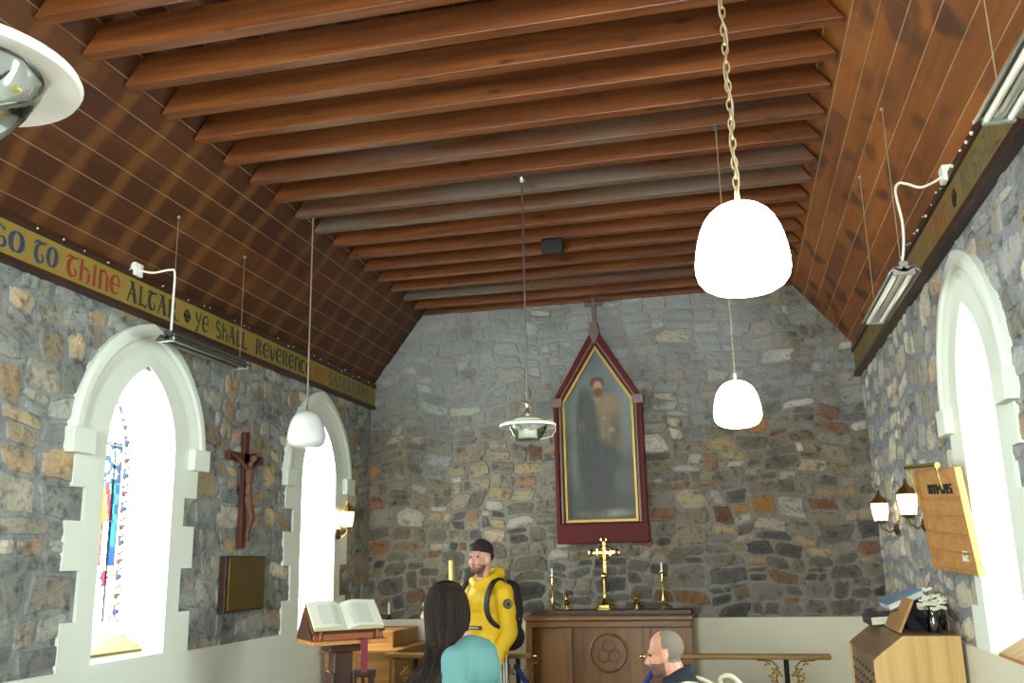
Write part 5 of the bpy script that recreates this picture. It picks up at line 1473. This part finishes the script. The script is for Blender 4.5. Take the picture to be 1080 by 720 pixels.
def woman():
    t = thing('person', (-1.262, 4.38, 0), 'person with long dark brown hair and teal top, turned left, nearest the camera', 'person')
    t.rotation_euler = (0, 0, math.radians(-100))
    hc_ = (0, -.145, 1.43); Rh = Matrix.Rotation(math.radians(3), 3, 'X')
    mb = MB(); head(mb, hc_, Rh); mb.cap((0, -.115, 1.37), (0, -.02, 1.26), .045, .052)
    mb.ell((0, .01, 1.17), (.135, .095, .13)); mb.ell((0, .01, 1.0), (.12, .085, .16)); mb.ell((0, .015, .84), (.155, .11, .12))
    A = []
    for s in (-1, 1):
        a, b, c_ = (s*.165, .01, 1.215), (s*.2, .03, .97), (s*.17, -.12, .8)
        A.append((a, b, c_)); mb.cap((0, .01, 1.22), a, .05, .046); mb.cap(a, b, .042, .035); mb.cap(b, c_, .034, .024)
        hand(mb, c_, (-.1*s, -.5, -.8), (-.3*s, -.8, .2), (-s, 0, 0), .5)
        mb.cap((s*.08, .015, .82), (s*.09, 0, .44), .08, .05); mb.cap((s*.09, 0, .44), (s*.09, .03, .08), .05, .034); mb.cap((s*.09, .03, .04), (s*.1, -.12, .03), .036, .028)
    organic('body', mb, M['skin'], t, .007, 3)
    eyes(t, hc_, Rh)
    mb = MB(); mb.ell((0, .02, 1.165), (.165, .125, .125)); mb.ell((0, .0, 1.25), (.11, .085, .06)); mb.ell((0, .015, 1.0), (.155, .115, .2)); mb.ell((0, .015, .84), (.17, .125, .13))
    for a, b, c_ in A: mb.cap((a[0]*.35, .02, 1.25), a, .05, .06); mb.cap(a, b, .062, .053); mb.cap(b, c_, .053, .036)
    organic('top', mb, M['teal'], t, .009, 5, wrinkle=.014)
    mb = MB(); mb.ell((0, .015, .83), (.165, .12, .11))
    for s in (-1, 1): mb.cap((s*.085, .015, .8), (s*.09, 0, .44), .09, .06); mb.cap((s*.09, 0, .44), (s*.09, .03, .1), .06, .042)
    organic('jeans', mb, M['denim'], t, .012, 4)
    for s in (-1, 1):
        mb = MB(); mb.cap((s*.09, .035, .05), (s*.1, -.13, .04), .044, .036); organic('shoe', mb, M['shoe'], t, .01, 3)
    # hair: scalp cap, then strands falling over shoulders
    rnd = random.Random(5)
    mb = MB(); c = Vector(hc_)
    mb.ell(tuple(c+Vector((0, .028, .045))), (.086, .100, .088), 22); mb.ell(tuple(c+Vector((0, .065, -.06))), (.082, .065, .11), 18); mb.ell(tuple(c+Vector((0, .075, -.17))), (.085, .06, .1), 18)
    for s in (-1, 1): mb.ell(tuple(c+Vector((s*.062, .005, -.05))), (.024, .055, .1), 14)
    hm = organic('hair', mb, M['hairdark'], t, .009, 3)
    st_ = MB()
    for k in range(300):
        a = math.radians(rnd.uniform(-60, 150))   # angle round the head, 0 = her left side, 90 = back
        rx, ry = .088, .1
        ca, sa = math.cos(a), math.sin(a)
        top = c+Vector((rx*.55*ca, .03+ry*.6*sa, .112)); p1 = c+Vector((rx*1.04*ca, .028+ry*1.04*sa, .03)); p2 = c+Vector((rx*1.06*ca, .03+ry*1.04*sa, -.08))
        L = rnd.uniform(.42, .62); w = rnd.uniform(-.025, .025)
        f = (a+1.05)/3.67     # 0 front .. 1 back
        g = rnd.random()
        p3 = c+Vector((.10-.07*(f > .8)*rnd.random(), .04+ry*.75*sa, -.17))
        p4 = c+Vector((.17+.04*rnd.random(), .07+ry*.45*sa-.06*g+w, -.27))
        p5 = c+Vector((.21+.03*rnd.random(), .01+ry*.4*sa-.10*g+w*1.5, -.38)); p6 = c+Vector((.21+.04*rnd.random()+w, -.04+ry*.4*sa-.16*g+w*2, -L))
        pts = flex([top, p1, p2, p3, p4, p5, p6], '', '')
        n = len(pts); st_.cur = 1 if rnd.random() < .22 else 0
        st_.tube(pts, [.0068*(1-.5*(i/(n-1))**2) for i in range(n)], 5)
    obj('hair_strands', st_, [M['hairdark'], M['hairmid']], t, smooth=True, local=True)
woman()

def bald():
    t = thing('person', (-.368, 5.2, -.045), 'balding bearded person in dark navy jacket, head in profile facing left', 'person')
    t.rotation_euler = (0, 0, math.radians(-93))
    hc_ = (0, -.045, 1.19); Rh = Matrix.Rotation(math.radians(7), 3, 'X')
    mb = MB(); head(mb, hc_, Rh); mb.cap((0, -.01, 1.13), (0, .035, .99), .058, .066)
    mb.ell((0, .05, .86), (.165, .115, .15)); mb.ell((0, .05, .68), (.16, .125, .17)); mb.ell((0, .04, .54), (.17, .14, .1))
    A = []
    for s in (-1, 1):
        a, b, c_ = (s*.2, .04, .975), (s*.25, -.04, .70), (s*.14, -.25, .6)
        A.append((a, b, c_)); mb.cap((0, .04, .93), a, .06, .056); mb.cap(a, b, .052, .044); mb.cap(b, c_, .042, .03)
        hand(mb, c_, (-.4*s, -.9, -.2), (-s*.7, .3, .5), (0, 0, -1), .5)
        mb.cap((s*.1, .02, .53), (s*.13, -.4, .53), .088, .065); mb.cap((s*.13, -.4, .53), (s*.13, -.38, .1), .06, .04); mb.cap((s*.13, -.38, .045), (s*.14, -.55, .035), .042, .032)
    def paint(p):
        q = Rh.transposed() @ (p-Vector(hc_))
        if p.z < 1.0: return 0
        # grey hair: back and sides, receding front
        if q.z > -.045 and q.y > .0+.0*q.z and (q.y > .012 or q.z > .02) and not (abs(q.x) > .068 and -.05 < q.z < .03 and q.y < .03):
            if q.y > -.005+.35*max(0, q.z-.02)*0 and (q.y+.25*q.z) > .012: return 1
        if q.z < -.04 and q.z > -.13 and q.y < .0 and (q.z < -.055 or abs(q.x) > .03): return 2
        return 0
    organic('body', mb, M['skinm'], t, .007, 3, [M['skinm'], M['greyhair'], M['stub']], paint)
    eyes(t, hc_, Rh)
    mb = MB(); mb.ell((0, .06, .91), (.19, .14, .15)); mb.ell((0, .045, 1.0), (.13, .1, .07)); mb.ell((0, .05, .68), (.185, .145, .18)); mb.ell((0, .04, .56), (.185, .15, .08))
    for a, b, c_ in A: mb.cap((a[0]*.3, .05, 1.02), a, .06, .072); mb.cap(a, b, .07, .06); mb.cap(b, c_, .058, .042)
    for s in (-1, 1): mb.cap((s*.055, -.03, 1.055), (s*.055, .06, 1.105), .026, .03)
    mb.cap((-.05, .075, 1.105), (.05, .075, 1.105), .032, .032); mb.ell((0, .03, 1.05), (.1, .095, .06))
    organic('jacket', mb, M['navy'], t, .009, 5, wrinkle=.014)
    mb = MB()
    for s in (-1, 1): mb.cap((s*.1, .02, .53), (s*.13, -.4, .53), .1, .078); mb.cap((s*.13, -.4, .53), (s*.13, -.38, .12), .075, .058)
    mb.ell((0, .03, .52), (.19, .15, .09))
    organic('trousers', mb, M['denim'], t, .012, 4)
    for s in (-1, 1):
        mb = MB(); mb.cap((s*.13, -.38, .05), (s*.14, -.56, .042), .048, .04); organic('shoe', mb, M['shoe'], t, .01, 3)
bald()
rk = thing('rucksack', (-.368, 5.2, .955), 'cream canvas rucksack with curved straps on the back of the balding person', 'backpack')
rk.rotation_euler = (0, 0, math.radians(-93))
mb = MB(); mb.ell((0, .27, -.22), (.15, .10, .2)); mb.cap((-.08, .27, -.08), (.08, .27, -.08), .08, .08); mb.ell((0, .33, -.25), (.11, .07, .12))
organic('pack', mb, M['creamcloth'], rk, .01, 4, wrinkle=.01)
for s in (-1, 1):
    mb = MB()
    for dx in (-.02, -.007, .007, .02):
        mb.tube(flex([(s*.07+dx, .28, -.09), (s*.09+dx, .22, .0), (s*.115+dx, .14, .048), (s*.13+dx, .05, .055), (s*.145+dx, -.05, .01), (s*.14+dx, -.1, -.1), (s*.17+dx, -.06, -.24), (s*.17+dx, .12, -.32)], '', ''), .009, 8)
    obj('shoulder_strap', mb, M['creamcloth'], rk, smooth=True, local=True)
mb = MB(); mb.tube(flex([(-.02, .25, .0), (0, .24, .07), (.03, .3, .085), (.05, .36, .02), (.04, .36, -.06)], '', ''), .012, 8); mb.tube(flex([(.05, .3, -.03), (.09, .36, .02), (.08, .42, .0), (.05, .42, -.08)], '', ''), .014, 8)
obj('carry_loop', mb, M['creamcloth'], rk, smooth=True, local=True)
# pew under the seated person
pw = thing('pew', (-.36, 5.2, 0), 'wooden pew the balding person sits on', 'bench')
mb = MB(); mb.box((-.6, 4.85, .36), (-.12, 5.6, .395)); obj('seat', mb, M['lecdark'], pw, bevel=.006)
for y in (4.88, 5.54):
    for x in (-.58, -.17): mb = MB(); mb.box((x, y, 0), (x+.04, y+.03, .36)); obj('leg', mb, M['lecdark'], pw)

# ------------------------------------------------------------------ light
w = bpy.data.worlds.new('World'); sc.world = w; w.use_nodes = True
bg = w.node_tree.nodes['Background']; bg.inputs[0].default_value = (.93, 1.0, .965, 1); bg.inputs[1].default_value = 36.0
def portal(name, loc, rot, sx, sy):
    L = bpy.data.lights.new(name, 'AREA'); L.shape = 'RECTANGLE'; L.size = sx; L.size_y = sy; L.cycles.is_portal = True
    o = bpy.data.objects.new(name, L); C.objects.link(o); o.location = loc; o.rotation_euler = rot; return o
for s, c in WIN:
    X = (XL if s < 0 else XR)+s*(DEEP+.05)
    portal('window_portal', (X, c, 2.05), (0, PI/2*(-1 if s < 0 else 1)*1, 0), 1.6, .66)
portal('west_portal', (-1.12, YW-.05, 2.8), (PI/2, 0, 0), 1.5, 3.3)
def lamp(loc, watt, r, col):
    L = bpy.data.lights.new('lamp_glow', 'POINT'); L.energy = watt; L.shadow_soft_size = r; L.color = col
    o = bpy.data.objects.new('lamp_glow', L); C.objects.link(o); o.location = loc
for p in ((1.085, 6.38, 2.0), (1.07, 7.45, 2.0), (-3.33, 7.72, 2.085)): lamp((p[0], p[1], p[2]-.03), 4.5, .025, (1, .72, .42))

cam = bpy.data.cameras.new('camera'); co = bpy.data.objects.new('camera', cam); C.objects.link(co); sc.camera = co
cam.sensor_width = 36; cam.lens = 969.46/1080*36; cam.clip_start = .02
Rr = Vector((.973, .232, -.020)).normalized(); Fw = Vector((-.221, .948, .231)).normalized()
Rr = (Rr-Fw*Rr.dot(Fw)).normalized(); Up = Rr.cross(Fw)
co.matrix_world = Matrix.Translation((0, 0, 1.65)) @ Matrix((Rr, Up, -Fw)).transposed().to_4x4()
sc.view_settings.view_transform = 'Standard'; sc.view_settings.look = 'None'; sc.view_settings.gamma = 1; sc.view_settings.use_curve_mapping = False
sc.view_settings.exposure = .0
sc.cycles.max_bounces = 10; sc.cycles.diffuse_bounces = 6; sc.cycles.transparent_max_bounces = 16
sc.cycles.sample_clamp_indirect = 8
sc.cycles.use_denoising = True
